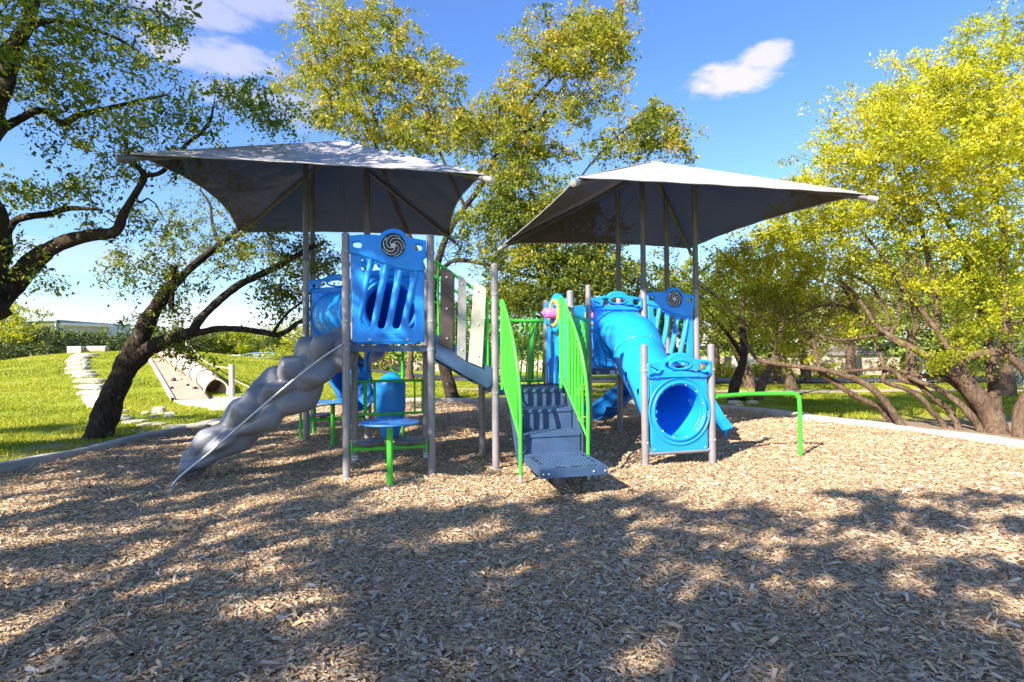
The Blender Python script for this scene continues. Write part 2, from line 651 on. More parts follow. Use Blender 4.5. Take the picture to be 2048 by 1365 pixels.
def grassmat():
    m, b = newmat('lawn_grass')
    pos = wpos(b)
    n1 = b.noise(pos, 0.5, 4, 0.6)
    n2 = b.noise(pos, 14, 4, 0.7)
    n3 = b.noise(pos, 1.7, 5, 0.65, 0.5)
    c = b.ramp(n2, [(0.25, (0.12, 0.16, 0.012)), (0.5, (0.27, 0.31, 0.018)), (0.75, (0.40, 0.40, 0.03))])
    c = b.mix(b.math('MULTIPLY', b.smooth(n3, 0.50, 0.72), 0.55), c, (0.30, 0.28, 0.09))
    c = b.mix(b.math('MULTIPLY', b.smooth(n1, 0.4, 0.7), 0.35), c, (0.22, 0.34, 0.03))
    at = b.n('ShaderNodeAttribute', attribute_name='bare')
    c = b.mix(b.math('MULTIPLY', at.outputs['Fac'], b.smooth(b.math('ADD', n3, at.outputs['Fac']), 0.6, 1.1)), c, (0.30, 0.22, 0.15))
    p = principled(b, c, 0.9, 0, bump(b, n2, 0.9, 0.06), 0.15)
    finish(b, p.outputs[0])
    return m


M['grass'] = grassmat()


def mulchmat():
    m, b = newmat('wood_mulch_bed')
    pos = wpos(b)
    vo = b.n('ShaderNodeTexVoronoi')
    mp = b.n('ShaderNodeMapping')
    mp.inputs['Scale'].default_value = (1, 1, 0.2)
    b.l(pos, mp.inputs[0])
    b.l(mp.outputs[0], vo.inputs['Vector'])
    vo.inputs['Scale'].default_value = 42
    sp = b.n('ShaderNodeSeparateXYZ')
    b.l(vo.outputs['Color'], sp.inputs[0])
    c = b.ramp(sp.outputs[0], [(0.0, (0.12, 0.075, 0.045)), (0.35, (0.28, 0.18, 0.10)), (0.6, (0.46, 0.31, 0.175)), (0.85, (0.58, 0.42, 0.25)), (1.0, (0.42, 0.37, 0.32))])
    big = b.noise(pos, 0.7, 4, 0.6)
    c = b.mix(b.math('MULTIPLY', b.smooth(big, 0.45, 0.7), 0.3), c, (0.42, 0.25, 0.12))
    p = principled(b, c, 0.95, 0, bump(b, vo.outputs['Distance'], 1.0, 0.02), 0.1)
    finish(b, p.outputs[0])
    return m


M['mulch'] = mulchmat()


def chipmat():
    m, b = newmat('wood_chip')
    at = b.n('ShaderNodeAttribute', attribute_name='tone')
    c = b.ramp(at.outputs['Fac'], [(0.0, (0.15, 0.085, 0.048)), (0.2, (0.34, 0.215, 0.12)), (0.45, (0.54, 0.37, 0.21)), (0.62, (0.49, 0.41, 0.33)), (0.8, (0.76, 0.48, 0.24)), (0.9, (0.64, 0.58, 0.50)), (1.0, (0.60, 0.26, 0.08))])
    n = b.noise(wpos(b), 150, 3, 0.6)
    c = b.mix(0.28, c, b.ramp(n, [(0.3, (0.18, 0.13, 0.09)), (0.7, (0.66, 0.55, 0.42))]))
    p = principled(b, c, 0.85, 0, None, 0.25)
    finish(b, p.outputs[0])
    return m


M['chip'] = chipmat()

M['deadleaf'] = leafmat('dry_fallen_leaf', [(0.10, 0.05, 0.025), (0.28, 0.15, 0.06), (0.45, 0.30, 0.12), (0.55, 0.45, 0.22)], 0.2)
# ------------------------------------------------------------------ ground
BED = [(-6.3, -4.0), (-6.45, 0.0), (-6.5, 4.0), (-6.48, 7.4), (-6.35, 9.0), (-6.3, 10.8), (-6.1, 12.3), (-5.85, 13.6), (-5.2, 15.6), (-4.3, 16.7), (-3.0, 17.2), (-1.0, 17.2), (1.0, 16.9),
       (2.5, 16.4), (4.0, 15.5), (5.3, 14.3), (6.1, 12.5), (6.65, 11.0), (7.05, 9.9), (7.5, 8.3), (7.9, 6.0), (8.1, 3.0), (8.1, -1.0), (8.0, -4.0)]
BEDS = np.array([p for p in curve(BED + [BED[0]], 5)][:-1])


def in_poly(P, poly):
    x, y = P[:, 0], P[:, 1]
    ins = np.zeros(len(P), bool)
    n = len(poly)
    for i in range(n):
        x0, y0 = poly[i]; x1, y1 = poly[(i + 1) % n]
        c = (y0 > y) != (y1 > y)
        with np.errstate(divide='ignore', invalid='ignore'):
            xi = (x1 - x0) * (y - y0) / (y1 - y0) + x0
        ins ^= c & (x < xi)
    return ins


def dist_poly(P, poly):
    d = np.full(len(P), 1e9)
    n = len(poly)
    for i in range(n):
        a = poly[i]; c = poly[(i + 1) % n]
        e = c - a
        L = max(e @ e, 1e-9)
        t = np.clip(((P - a) @ e) / L, 0, 1)
        q = a + t[:, None] * e
        d = np.minimum(d, np.hypot(P[:, 0] - q[:, 0], P[:, 1] - q[:, 1]))
    return d


def wav(x, y, seed, f0, n=6):
    r = np.random.default_rng(seed)
    s = 0
    for i in range(n):
        a = r.uniform(0, 2 * PI); f = f0 * 1.7 ** i
        s = s + np.sin((x * math.cos(a) + y * math.sin(a)) * f + r.uniform(0, 6)) * np.sin((x * math.sin(a) - y * math.cos(a)) * f * 0.8 + r.uniform(0, 6)) / 1.5 ** i
    return s


def mulch_z(x, y):
    x = np.asarray(x, float)
    y = np.asarray(y, float)
    worn = 0.05 * np.exp(-((x - 2.25) ** 2 + (y - 6.9) ** 2) / .22) + 0.045 * np.exp(-((x - .75) ** 2 + (y - 5.5) ** 2) / .2) + .04 * np.exp(-((x + 4.1) ** 2 + (y - 6.6) ** 2) / .15)
    return 0.018 * wav(x, y, 3, 1.1, 4) + 0.009 * wav(x, y, 5, 7, 3) - worn


def ground_z(x, y):
    """height of the lawn and of the play mound"""
    x = np.asarray(x, float); y = np.asarray(y, float)
    dx = np.where(x < -18.3, (x + 18.3) * 1.45, x + 18.3); dy = (y - 28.0) / 1.0
    r = np.hypot(dx, dy * 0.98)
    k = np.clip(1 - r / 15.4, 0, 1)
    z = 1.95 * (k - .06 * (1 - np.exp(-k * 14)))
    z = np.where(z > 1.3, 1.3 + .22 * np.tanh((z - 1.3) / .22), z)
    z = z + 0.05 + 0.02 * wav(x, y, 11, 0.5, 4) * np.clip((y - 8) / 6, 0.2, 1)
    # the lawn's far ground beyond the park rises a little
    z = z + np.clip((y - 120) / 200, 0, 1) * 1.0
    return z


def hit(px, py, dmin=5.0, dmax=120.0, off=0.0):
    d = ray(px, py)
    D = dmin
    last = dmin
    while D < dmax:
        s = D / d.y
        if CAM_H + d.z * s <= float(ground_z(d.x * s, D)) + off:
            lo, hi = last, D
            for _ in range(18):
                mid = (lo + hi) / 2
                s = mid / d.y
                if CAM_H + d.z * s <= float(ground_z(d.x * s, mid)) + off: hi = mid
                else: lo = mid
            s = hi / d.y
            return Vector((d.x * s, hi, CAM_H + d.z * s))
        last = D
        D += 0.25
    s = dmax / d.y
    return Vector((d.x * s, dmax, CAM_H + d.z * s))


def np_mesh(name, V, Fq, k, smooth=False, attr=None):
    """mesh from arrays: V (n,3), Fq (m,k) faces of k corners"""
    me = bpy.data.meshes.new(name)
    V = np.ascontiguousarray(V, np.float32)
    Fq = np.ascontiguousarray(Fq, np.int32)
    me.vertices.add(len(V))
    me.vertices.foreach_set('co', V.ravel())
    me.loops.add(Fq.size)
    me.loops.foreach_set('vertex_index', Fq.ravel())
    me.polygons.add(len(Fq))
    me.polygons.foreach_set('loop_start', np.arange(0, Fq.size, k, dtype=np.int32))
    try:
        me.polygons.foreach_set('loop_total', np.full(len(Fq), k, np.int32))
    except Exception:
        pass
    me.polygons.foreach_set('use_smooth', np.full(len(Fq), smooth))
    if attr is not None:
        for nm, a in attr.items():
            at = me.attributes.new(nm, 'FLOAT', 'POINT')
            at.data.foreach_set('value', np.ascontiguousarray(a, np.float32))
    me.update(calc_edges=True)
    return me


def build_lawn():
    xs = np.concatenate([np.linspace(-260, -45, 30), np.linspace(-44, -14, 80), np.linspace(-13.6, 14, 150), np.linspace(14.5, 60, 60), np.linspace(64, 260, 30)])
    ys = np.concatenate([np.linspace(-60, -5, 12), np.linspace(-4.5, 34, 210), np.linspace(34.6, 80, 60), np.linspace(84, 420, 40), np.linspace(450, 1400, 12)])
    X, Y = np.meshgrid(xs, ys)
    P = np.stack([X.ravel(), Y.ravel()], 1)
    ins = in_poly(P, BEDS)
    d = dist_poly(P, BEDS)
    Z = ground_z(P[:, 0], P[:, 1])
    sd = np.where(ins, -d, d)
    k = np.clip((sd - 0.02) / 0.5, 0, 1)
    Z = Z * k + 0.03 * (1 - k)
    Z = np.where(sd < 0.05, -0.12, Z)
    # bare ground: under the multi-stemmed trees to the right, and by the kerb to the left
    x, y = P[:, 0], P[:, 1]
    bare = np.exp(-((x - 9.0) ** 2 / 14 + (y - 9.8) ** 2 / 4.5)) * 1.5
    bare += 0.9 * np.exp(-(d / 0.7) ** 2) * (x > 0)
    bare += 0.95 * np.exp(-(d / 0.9) ** 2) * (x < 0) * (y < 12)
    bare += 0.6 * np.exp(-((x + 7.4) ** 2 + (y - 10) ** 2) / 1.2)
    nx, ny = len(xs), len(ys)
    idx = np.arange(nx * ny).reshape(ny, nx)
    F = np.stack([idx[:-1, :-1], idx[:-1, 1:], idx[1:, 1:], idx[1:, :-1]], -1).reshape(-1, 4)
    me = np_mesh('lawn', np.column_stack([P, Z]), F, 4, True, {'bare': np.clip(bare, 0, 1)})
    obj('lawn', me, M['grass'], None, 'structure')


def build_bed():
    xs = np.arange(-6.7, 8.4, 0.085); ys = np.arange(-4.0, 17.5, 0.085)
    X, Y = np.meshgrid(xs, ys)
    P = np.stack([X.ravel(), Y.ravel()], 1)
    Z = mulch_z(P[:, 0], P[:, 1])
    nx = len(xs)
    idx = np.arange(len(P)).reshape(len(ys), nx)
    F = np.stack([idx[:-1, :-1], idx[:-1, 1:], idx[1:, 1:], idx[1:, :-1]], -1).reshape(-1, 4)
    C = (P[F[:, 0]] + P[F[:, 2]]) / 2
    keep = in_poly(C, BEDS) | (dist_poly(C, BEDS) < 0.07)
    me = np_mesh('mulch_bed', np.column_stack([P, Z]), F[keep], 4, True)
    obj('mulch_bed', me, M['mulch'], None, 'structure')


def build_kerb():
    n = len(BEDS)
    m = MB()
    prof = [(0.0, -0.15), (0.0, 0.075), (0.02, 0.095), (0.15, 0.095), (0.17, 0.075), (0.17, -0.15)]
    rows = []
    for i in range(n):
        a, c = BEDS[i - 1], BEDS[(i + 1) % n]
        t = (c - a) / np.linalg.norm(c - a)
        nr = np.array([-t[1], t[0]])
        if in_poly(np.array([BEDS[i] + nr * 0.3]), BEDS)[0]: nr = -nr
        dz = 0.012 * math.sin(i * 0.9)
        rows.append([Vector((BEDS[i][0] + nr[0] * u, BEDS[i][1] + nr[1] * u, v + dz)) for u, v in prof])
    # cast in lengths of about two and a half metres with open joints
    k = 5
    for s in range(0, n, k):
        run = [rows[(s + q) % n] for q in range(min(k, n - s) + 1)]
        d0 = (run[1][0] - run[0][0]).normalized() * .006
        d1 = (run[-2][0] - run[-1][0]).normalized() * .006
        run = [[p + d0 for p in run[0]]] + run[1:-1] + [[p + d1 for p in run[-1]]]
        m = MB().grid(run, False)
        m.add(run[0], [tuple(range(len(prof)))]); m.add(run[-1], [tuple(range(len(prof)))])
        m.put('kerb', M['kerb'], None, 'structure')


def build_litter():
    r = np.random.default_rng(77)
    n = 5200
    D = 2 + r.random(n) ** .8 * 15
    X = r.uniform(-1, 1, n) * (.9 * D + .5)
    P = np.column_stack([X, D])
    ins = in_poly(P, BEDS)
    P = P[ins | (r.random(n) < .5)]
    n = len(P)
    z = np.where(in_poly(P, BEDS), mulch_z(P[:, 0], P[:, 1]) + .018, ground_z(P[:, 0], P[:, 1]) + .03)
    c = np.column_stack([P, z])
    a = r.uniform(0, 2 * PI, n)
    L = r.uniform(.012, .03, n); w = L * r.uniform(.3, .5, n)
    ax = np.column_stack([np.cos(a), np.sin(a), r.normal(0, .25, n)]); bx = np.column_stack([-np.sin(a), np.cos(a), r.normal(0, .4, n)])
    V = np.empty((n, 4, 3))
    V[:, 0] = c - ax * L[:, None]; V[:, 1] = c - bx * w[:, None] + [0, 0, .004]; V[:, 2] = c + ax * L[:, None]; V[:, 3] = c + bx * w[:, None] + [0, 0, .004]
    me = np_mesh('fallen_leaves', V.reshape(-1, 3), np.arange(n * 4).reshape(-1, 4), 4, False, {'tone': np.repeat(r.random(n), 4)})
    obj('fallen_leaves', me, M['deadleaf'], None, 'stuff')


def build_chips():
    def pts(n, d0, d1, pw, seed):
        r = np.random.default_rng(seed)
        D = (d0 ** pw + r.random(n) * (d1 ** pw - d0 ** pw)) ** (1 / pw)
        X = r.uniform(-1, 1, n) * (0.90 * D + 0.5)
        P = np.column_stack([X, D])
        P = P[in_poly(P, BEDS)]
        return P[dist_poly(P, BEDS) > 0.03], r
    A, r = pts(250000, 1.9, 17.0, 0.95, 21)
    n = len(A)
    D = A[:, 1]
    far = np.clip((D - 6) / 8, 0, 1)
    Ln = r.lognormal(math.log(0.0118), 0.48, n) * (1 + 0.5 * far)
    Ln = np.clip(Ln, 0.006, 0.05)
    Wd = np.clip(Ln * r.uniform(0.16, 0.48, n), 0.0025, 0.014)
    Th = Wd * r.uniform(0.3, 0.7, n)
    yaw = r.uniform(0, 2 * PI, n)
    pit = r.normal(0, 0.28, n)
    rol = r.normal(0, 0.45, n)
    cy, sy, cp, sp, cr, sr = np.cos(yaw), np.sin(yaw), np.cos(pit), np.sin(pit), np.cos(rol), np.sin(rol)
    ax = np.column_stack([cy * cp, sy * cp, sp])
    b0 = np.column_stack([-sy, cy, np.zeros(n)])
    up = np.cross(ax, b0)
    bx = b0 * cr[:, None] + up * sr[:, None]
    ux = np.cross(ax, bx)
    c = np.column_stack([A, mulch_z(A[:, 0], A[:, 1]) + np.abs(sp) * Ln * 0.6 + r.uniform(-0.001, 0.012, n)])
    bend = r.normal(0, 0.22, n) * Ln
    tp = r.uniform(0.25, 1.0, n)
    V = np.empty((n, 6, 3))
    V[:, 0] = c - ax * Ln[:, None] - bx * (Wd * tp)[:, None] - ux * Th[:, None]
    V[:, 1] = c + ax * Ln[:, None] - bx * (Wd * 0.8)[:, None] - ux * Th[:, None] + b0 * bend[:, None]
    V[:, 2] = c + ax * Ln[:, None] + bx * (Wd * 0.8)[:, None] - ux * Th[:, None] + b0 * bend[:, None]
    V[:, 3] = c - ax * Ln[:, None] + bx * (Wd * tp)[:, None] - ux * Th[:, None]
    sh = r.uniform(-0.6, 0.6, n)
    V[:, 4] = c - ax * (Ln * 0.75)[:, None] + ux * Th[:, None] + bx * (Wd * sh)[:, None]
    V[:, 5] = c + ax * (Ln * 0.75)[:, None] + ux * Th[:, None] + bx * (Wd * sh)[:, None] + b0 * (bend * .8)[:, None]
    o = (np.arange(n) * 6)[:, None]
    T = np.array([[0, 1, 5], [0, 5, 4], [2, 3, 4], [2, 4, 5], [1, 2, 5], [3, 0, 4]])
    F = (o[:, :, None] + T[None]).reshape(-1, 3)
    # greyer mix near the camera, more tan and orange towards the play structure
    x, y = A[:, 0], A[:, 1]
    fresh = np.clip((y - 4.0) / 4.0, 0, 1) * 0.5 + 0.25 * (wav(x, y, 9, 0.9, 3) > 0.3)
    u = r.random(n)
    tone_near = r.choice([0.06, 0.24, 0.45, 0.6, 0.68, 0.80, 0.9, 0.98], n, p=[.12, .16, .24, .14, .12, .08, .11, .03])
    tone_far = r.choice([0.1, 0.3, 0.45, 0.78, 0.84, 0.97], n, p=[.12, .22, .20, .26, .12, .08])
    tone = np.where(u < fresh, tone_far, tone_near) + r.normal(0, 0.03, n)
    me = np_mesh('wood_chips', V.reshape(-1, 3), F, 3, False, {'tone': np.repeat(np.clip(tone, 0, 1), 6)})
    obj('wood_chips', me, M['chip'], None, 'stuff')


def build_grass():
    r = np.random.default_rng(31)
    n = 400000
    D = (6.5 ** 0.6 + r.random(n) * (30 ** 0.6 - 6.5 ** 0.6)) ** (1 / 0.6)
    X = r.uniform(-1, 1, n) * (0.93 * D + 0.5)
    P = np.column_stack([X, D])
    d = dist_poly(P, BEDS)
    P = P[(~in_poly(P, BEDS)) & (d > 0.2)]
    x, y = P[:, 0], P[:, 1]
    bare = 1.5 * np.exp(-((x - 9.0) ** 2 / 14 + (y - 9.8) ** 2 / 4.5))
    keep = (r.random(len(P)) > bare * 1.2) & (wav(x, y, 17, 2.2, 4) > -0.5 + r.normal(0, .3, len(P)))
    keep &= ~((np.abs(y - 19.1 + 0.02 * x) < 0.75) & (x > 3.5)) & ~((np.abs(y - 25.2) < 2.2) & (x > 2))
    P = P[keep][:150000]
    x, y = P[:, 0], P[:, 1]
    n = len(P)
    z = ground_z(x, y)
    h = r.uniform(0.025, 0.07, n) * (1 + 0.4 * (wav(x, y, 4, 1.5, 3) > .5))
    w = r.uniform(0.005, 0.011, n) * (1 + np.clip((y - 10) / 12, 0, 1.5))
    a = r.uniform(0, 2 * PI, n)
    ln = r.uniform(0.2, 0.9, n) * h
    b_ = a + r.uniform(0, 2 * PI, n)
    V = np.empty((n, 3, 3))
    V[:, 0] = np.column_stack([x - np.cos(a) * w, y - np.sin(a) * w, z - 0.005])
    V[:, 1] = np.column_stack([x + np.cos(a) * w, y + np.sin(a) * w, z - 0.005])
    V[:, 2] = np.column_stack([x + np.cos(b_) * ln, y + np.sin(b_) * ln, z + h])
    F = np.arange(n * 3).reshape(-1, 3)
    t = np.clip(r.normal(0.42, 0.2, n) + 0.18 * wav(x, y, 8, 0.8, 3), 0, 1)
    me = np_mesh('grass', V.reshape(-1, 3), F, 3, False, {'tone': np.repeat(t, 3)})
    obj('grass', me, M['grassblade'], None, 'stuff')


build_lawn()
build_bed()
build_kerb()
build_chips()
build_litter()
build_grass()


def ribbon(name, pts, w, m, lift, kind='structure'):
    P = curve([(p[0], p[1]) for p in pts], 8)
    rows = []
    for i, p in enumerate(P):
        t = P[min(i + 1, len(P) - 1)] - P[max(i - 1, 0)]
        t /= np.linalg.norm(t)
        nr = np.array([-t[1], t[0]])
        row = []
        for k in range(7):
            q = p + nr * (k / 6 - 0.5) * w
            row.append(Vector((q[0], q[1], float(ground_z(q[0], q[1])) + lift)))
        rows.append(row)
    mb = MB().grid(rows, True)
    return mb.put(name, m, None, kind)


ribbon('path', [(-2.5, 21.5), (2, 20.6), (8, 19.0), (14, 18.6), (24, 18.0), (40, 16.5)], 1.25, M['path'], 0.03)
ribbon('road', [(-20, 37), (0, 28.2), (10, 25.6), (20, 24.8), (34, 24.0), (60, 22)], 3.6, M['road'], 0.05)

# ------------------------------------------------------------------ play structure
A_ = (-1.96, 6.91); B_ = (-0.98, 7.08); C_ = (-2.13, 7.90); D_ = (-1.19, 8.08)
E_ = (-3.50, 9.94); G_ = (-2.52, 10.18); F_ = (-3.72, 10.93); H_ = (-2.74, 11.17)
I_ = (-0.213, 7.32); K_ = (0.76, 7.58); L_ = (0.50, 8.55); H2 = (-0.437, 8.36)
J_ = (1.27, 9.68); N_ = (2.24, 9.92); M_ = (2.0, 10.9); S_ = (1.03, 10.65)
P_ = (3.2, 10.15); O_ = (2.96, 11.12)
Q_ = (1.69, 7.49); R_ = (2.62, 7.71)
PR = 0.046
Z1 = 1.56      # high deck
Z2 = 1.00      # stair deck
Z3 = 1.14      # right decks

PS = empty('play_structure', ((A_[0] + R_[0]) / 2, 8.8, 0), 'large blue and green play structure with decks, grey climber, stairs and tube slide', 'play structure')


def bolt(p, n, r=0.014, parent=None, m=None):
    p = Vector(p); n = Vector(n).normalized()
    return MB().tube([p, p + n * 0.006], r, 10).tube([p + n * .006, p + n * 0.012], [r * .8, r * .3], 10).put('bolt', m or M['steel'], parent)


def post(P, top, rad=PR, m=None, parent=None, label=None, sticker=False, ring=None, clamps=()):
    m = m or M['post']
    o = MB().tube([(P[0], P[1], -0.15), (P[0], P[1], top)], rad, 20, False).dome((P[0], P[1], top), rad * 1.02, 20).put('post', m, parent)
    b = MB()
    for k in (0, 1):
        b.tube([(P[0], P[1], top - 0.012), (P[0], P[1], top - 0.004)], rad * 1.06, 20, False)
        break
    b.put('cap_ring', m, o)
    for z in clamps:
        MB().tube([(P[0], P[1], z - .022), (P[0], P[1], z + .022)], rad * 1.13, 16).put('clamp', m, o)
        bolt((P[0] + .02, P[1] - rad * 1.12, z), (0.2, -1, 0), .011, o)
    if ring:
        MB().tube([(P[0], P[1], ring), (P[0], P[1], ring + 0.05)], rad * 1.1, 20).put('collar', m, o)
    if sticker:
        s = MB()
        a0 = -PI / 2 + 0.25
        rows = [[Vector((P[0] + math.cos(a0 + t) * (rad + .002), P[1] + math.sin(a0 + t) * (rad + .002), z)) for t in np.linspace(-1.1, 1.1, 10)] for z in (0.02, 0.10)]
        s.grid(rows)
        so_ = s.put('sticker', M['sticker'], o)
        s = MB()
        rows = [[Vector((P[0] + math.cos(a0 + t) * (rad + .004), P[1] + math.sin(a0 + t) * (rad + .004), z)) for t in np.linspace(-0.7, 0.5, 8)] for z in (0.070, 0.080)]
        s.grid(rows).put('sticker_print', M['ink'], o)
    return o


for Pq, top, st in ((A_, 2.88, 0), (B_, 2.88, 0), (C_, 2.88, 1), (D_, 2.6, 1), (I_, 2.56, 0), (K_, 2.24, 0), (L_, 2.2, 0), (H2, 2.3, 0),
                    (J_, 2.54, 0), (S_, 2.4, 0), (Q_, 1.53, 0), (R_, 1.53, 0)):
    zz = {2.88: (Z1 - .04, Z1 + .30, Z1 + 1.12), 2.6: (Z1 - .04, Z1 + .9), 2.56: (Z2 - .03, Z2 + 1.2), 2.24: (Z2 - .03, Z2 + 1.05), 2.54: (Z3 - .03, Z3 + .25, Z3 + 1.1), 1.53: (.30, 1.22)}.get(top, (Z2 - .03,))
    post(Pq, top, PR, M['post'], PS, None, bool(st), None, zz)


def deck(pts, z, name='deck'):
    """square coated steel deck with turned-down edges and round holes seen as dark rows"""
    m = MB()
    c = Vector((sum(p[0] for p in pts) / 4, sum(p[1] for p in pts) / 4, 0))
    q = [Vector((p[0], p[1], 0)) + (c - Vector((p[0], p[1], 0))).normalized() * 0.03 for p in pts]
    top = [Vector((p.x, p.y, z)) for p in q]
    bot = [Vector((p.x, p.y, z - 0.07)) for p in q]
    m.add(top + bot, [(0, 1, 2, 3), (7, 6, 5, 4), (0, 4, 5, 1), (1, 5, 6, 2), (2, 6, 7, 3), (3, 7, 4, 0)])
    d = m.put(name, M['navy'], PS)
    h = MB()
    for i in range(12):
        for j in range(12):
            u, v = (i + .7) / 12.4, (j + .7) / 12.4
            p = top[0] * (1 - u) * (1 - v) + top[1] * u * (1 - v) + top[2] * u * v + top[3] * (1 - u) * v
            h.box(p + Vector((0, 0, 0.003)), (0.028, 0.028, 0.002), 0.3)
    o = h.put('deck_holes', M['black'], d)
    o['kind'] = 'stuff'
    return d


deck([A_, B_, D_, C_], Z1)
deck([E_, G_, H_, F_], Z1)
deck([I_, K_, L_, H2], Z2)
deck([J_, N_, M_, S_], Z3)
deck([N_, P_, O_, M_], Z3)


def swirl_emblem(f, cu, cv, w, rad, parent):
    """dark disc with a five-armed silver spiral and bolt heads"""
    n = (f(0, 0, 1) - f(0, 0, 0))
    d = MB().tube([f(cu, cv, w - 0.02), f(cu, cv, w + 0.002)], rad, 40).put('emblem_disc', M['disc'], parent)
    s = MB()
    for k in range(5):
        a0 = 2 * PI * k / 5 + 0.3
        pts = []
        for i in range(22):
            t = i / 21
            r = rad * (0.22 + 0.64 * (1 - (1 - t) ** 1.5))
            a = a0 - t * 3.1
            pts.append(f(cu + r * math.cos(a), cv + r * math.sin(a), w + 0.006))
        s.tube(pts, [0.0044 if 0 < i < 21 else 0.003 for i in range(22)], 6)
    s.tube([f(cu + rad * .17 * math.cos(a), cv + rad * .17 * math.sin(a), w + .006) for a in np.linspace(0, 2 * PI, 21)[:-1]], 0.006, 6, closed=True)
    s.tube([f(cu, cv, w), f(cu, cv, w + 0.012)], rad * 0.12, 16)
    s.put('spiral', M['silver'], parent)
    for a in (PI / 4, 3 * PI / 4, 5 * PI / 4, 7 * PI / 4):
        bolt(f(cu + rad * .78 * math.cos(a + .1), cv + rad * .78 * math.sin(a + .1), w + .002), n, 0.011, parent)


def swirl_panel(P0, P1, zb, label):
    """play panel with slanted bars and a spiral emblem; u metres from the left post's axis, v above zb"""
    def q(x, y):   # photo pixels of the nearest such panel -> local metres
        return ((x - 692) / 171.0, (684 - y) / 168.5 + zb)
    f = F2(P0, P1)
    top = rounded([q(*p) for p in [(698, 470), (722, 468), (750, 466), (760, 461)]], 0)
    arc = [(787 + 34 * math.cos(a), 489 - 34 * math.sin(a)) for a in np.linspace(PI * 0.80, PI * 0.16, 16)]
    up = [(699, 471), (725, 468), (752, 468)] + arc + [(826, 473), (853, 477), (854, 512), (848, 515), (847, 540), (820, 541), (790, 534), (760, 524), (730, 513), (699, 506)]
    upl = [q(*p) for p in up]
    hole1 = rounded([q(*p) for p in [(706, 484), (724, 483), (724, 496), (707, 494)]], 1)
    hole2 = rounded([q(*p) for p in [(828, 486), (845, 487), (845, 498), (830, 498)]], 1)
    disc = circle2(*q(787, 489), 0.148, 40)
    low = [q(*p) for p in [(703, 500), (745, 515), (790, 530), (849, 536), (849, 682), (847, 684), (706, 684), (704, 681)]]
    slots = [
        [(722, 517), (727, 517), (735, 520), (733, 535), (730, 543), (726, 543), (722, 535)],
        [(745, 524), (764, 531), (741, 648), (738, 656), (727, 656), (723, 648), (724, 640)],
        [(780, 534), (792, 541), (770, 648), (767, 656), (758, 656), (754, 650), (755, 643), (776, 545)],
        [(807, 542), (824, 546), (800, 648), (797, 656), (788, 656), (784, 650), (785, 643), (804, 552)],
        [(822, 606), (829, 606), (829, 648), (826, 655), (819, 655), (816, 648), (818, 628)]]
    root = plate('swirl_panel', [low] + [rounded([q(*p) for p in s], 1) for s in slots], P0, P1, 0.0, 0.045, 0.014, M['blue'], PS)
    root['label'] = label
    plate('header', [upl, hole1, hole2, disc], P0, P1, 0.012, 0.075, 0.02, M['blue'], root)
    rim = MB()
    cu, cv = q(787, 489)
    rim.tube([f(cu + 0.157 * math.cos(a), cv + 0.157 * math.sin(a), 0.045) for a in np.linspace(0, 2 * PI, 49)[:-1]], 0.014, 8, closed=True)
    rim.put('emblem_rim', M['blue'], root)
    swirl_emblem(f, cu, cv, 0.028, 0.15, root)
    for (x0, y0, x1, y1) in ((742, 516, 718, 640), (772, 528, 747, 650), (801, 538, 777, 650), (833, 540, 807, 650)):
        a, c = q(x0, y0), q(x1, y1)
        MB().tube([f(a[0], a[1], 0.012), f((a[0] * .5 + c[0] * .5), (a[1] + c[1]) / 2, 0.022), f(c[0], c[1], 0.002)], [0.031, 0.034, 0.028], 14).put('bar', M['blue'], root)
    # badge: a raised capsule with worn embossed script, not legible in the picture
    bu, bv = q(773, 671)
    cap = []
    for a in np.linspace(-PI / 2, PI / 2, 9): cap.append(f(bu + 0.085 + 0.024 * math.cos(a), bv + 0.024 * math.sin(a), 0.024))
    for a in np.linspace(PI / 2, 3 * PI / 2, 9): cap.append(f(bu - 0.085 + 0.024 * math.cos(a), bv + 0.024 * math.sin(a), 0.024))
    bd = MB().tube(cap, 0.005, 6, closed=True)
    bd.tube([f(bu + t * 0.082, bv + 0.009 * math.sin(t * 34) * math.cos(t * 9), 0.024) for t in np.linspace(-1, 1, 60)], 0.0032, 5)
    bd.put('badge', M['blue'], root)
    n = f(0, 0, 1) - f(0, 0, 0)
    for x in (739, 814):
        u, v = q(x, 678)
        bolt(f(u, v, 0.022), n, 0.017, root)
    return root


swirl_panel(A_, B_, Z1 + 0.04, 'shaded blue panel with spiral emblem at the front of the high tower')
swirl_panel(N_, P_, Z3 + 0.05, 'blue panel with spiral emblem behind the tube slide')


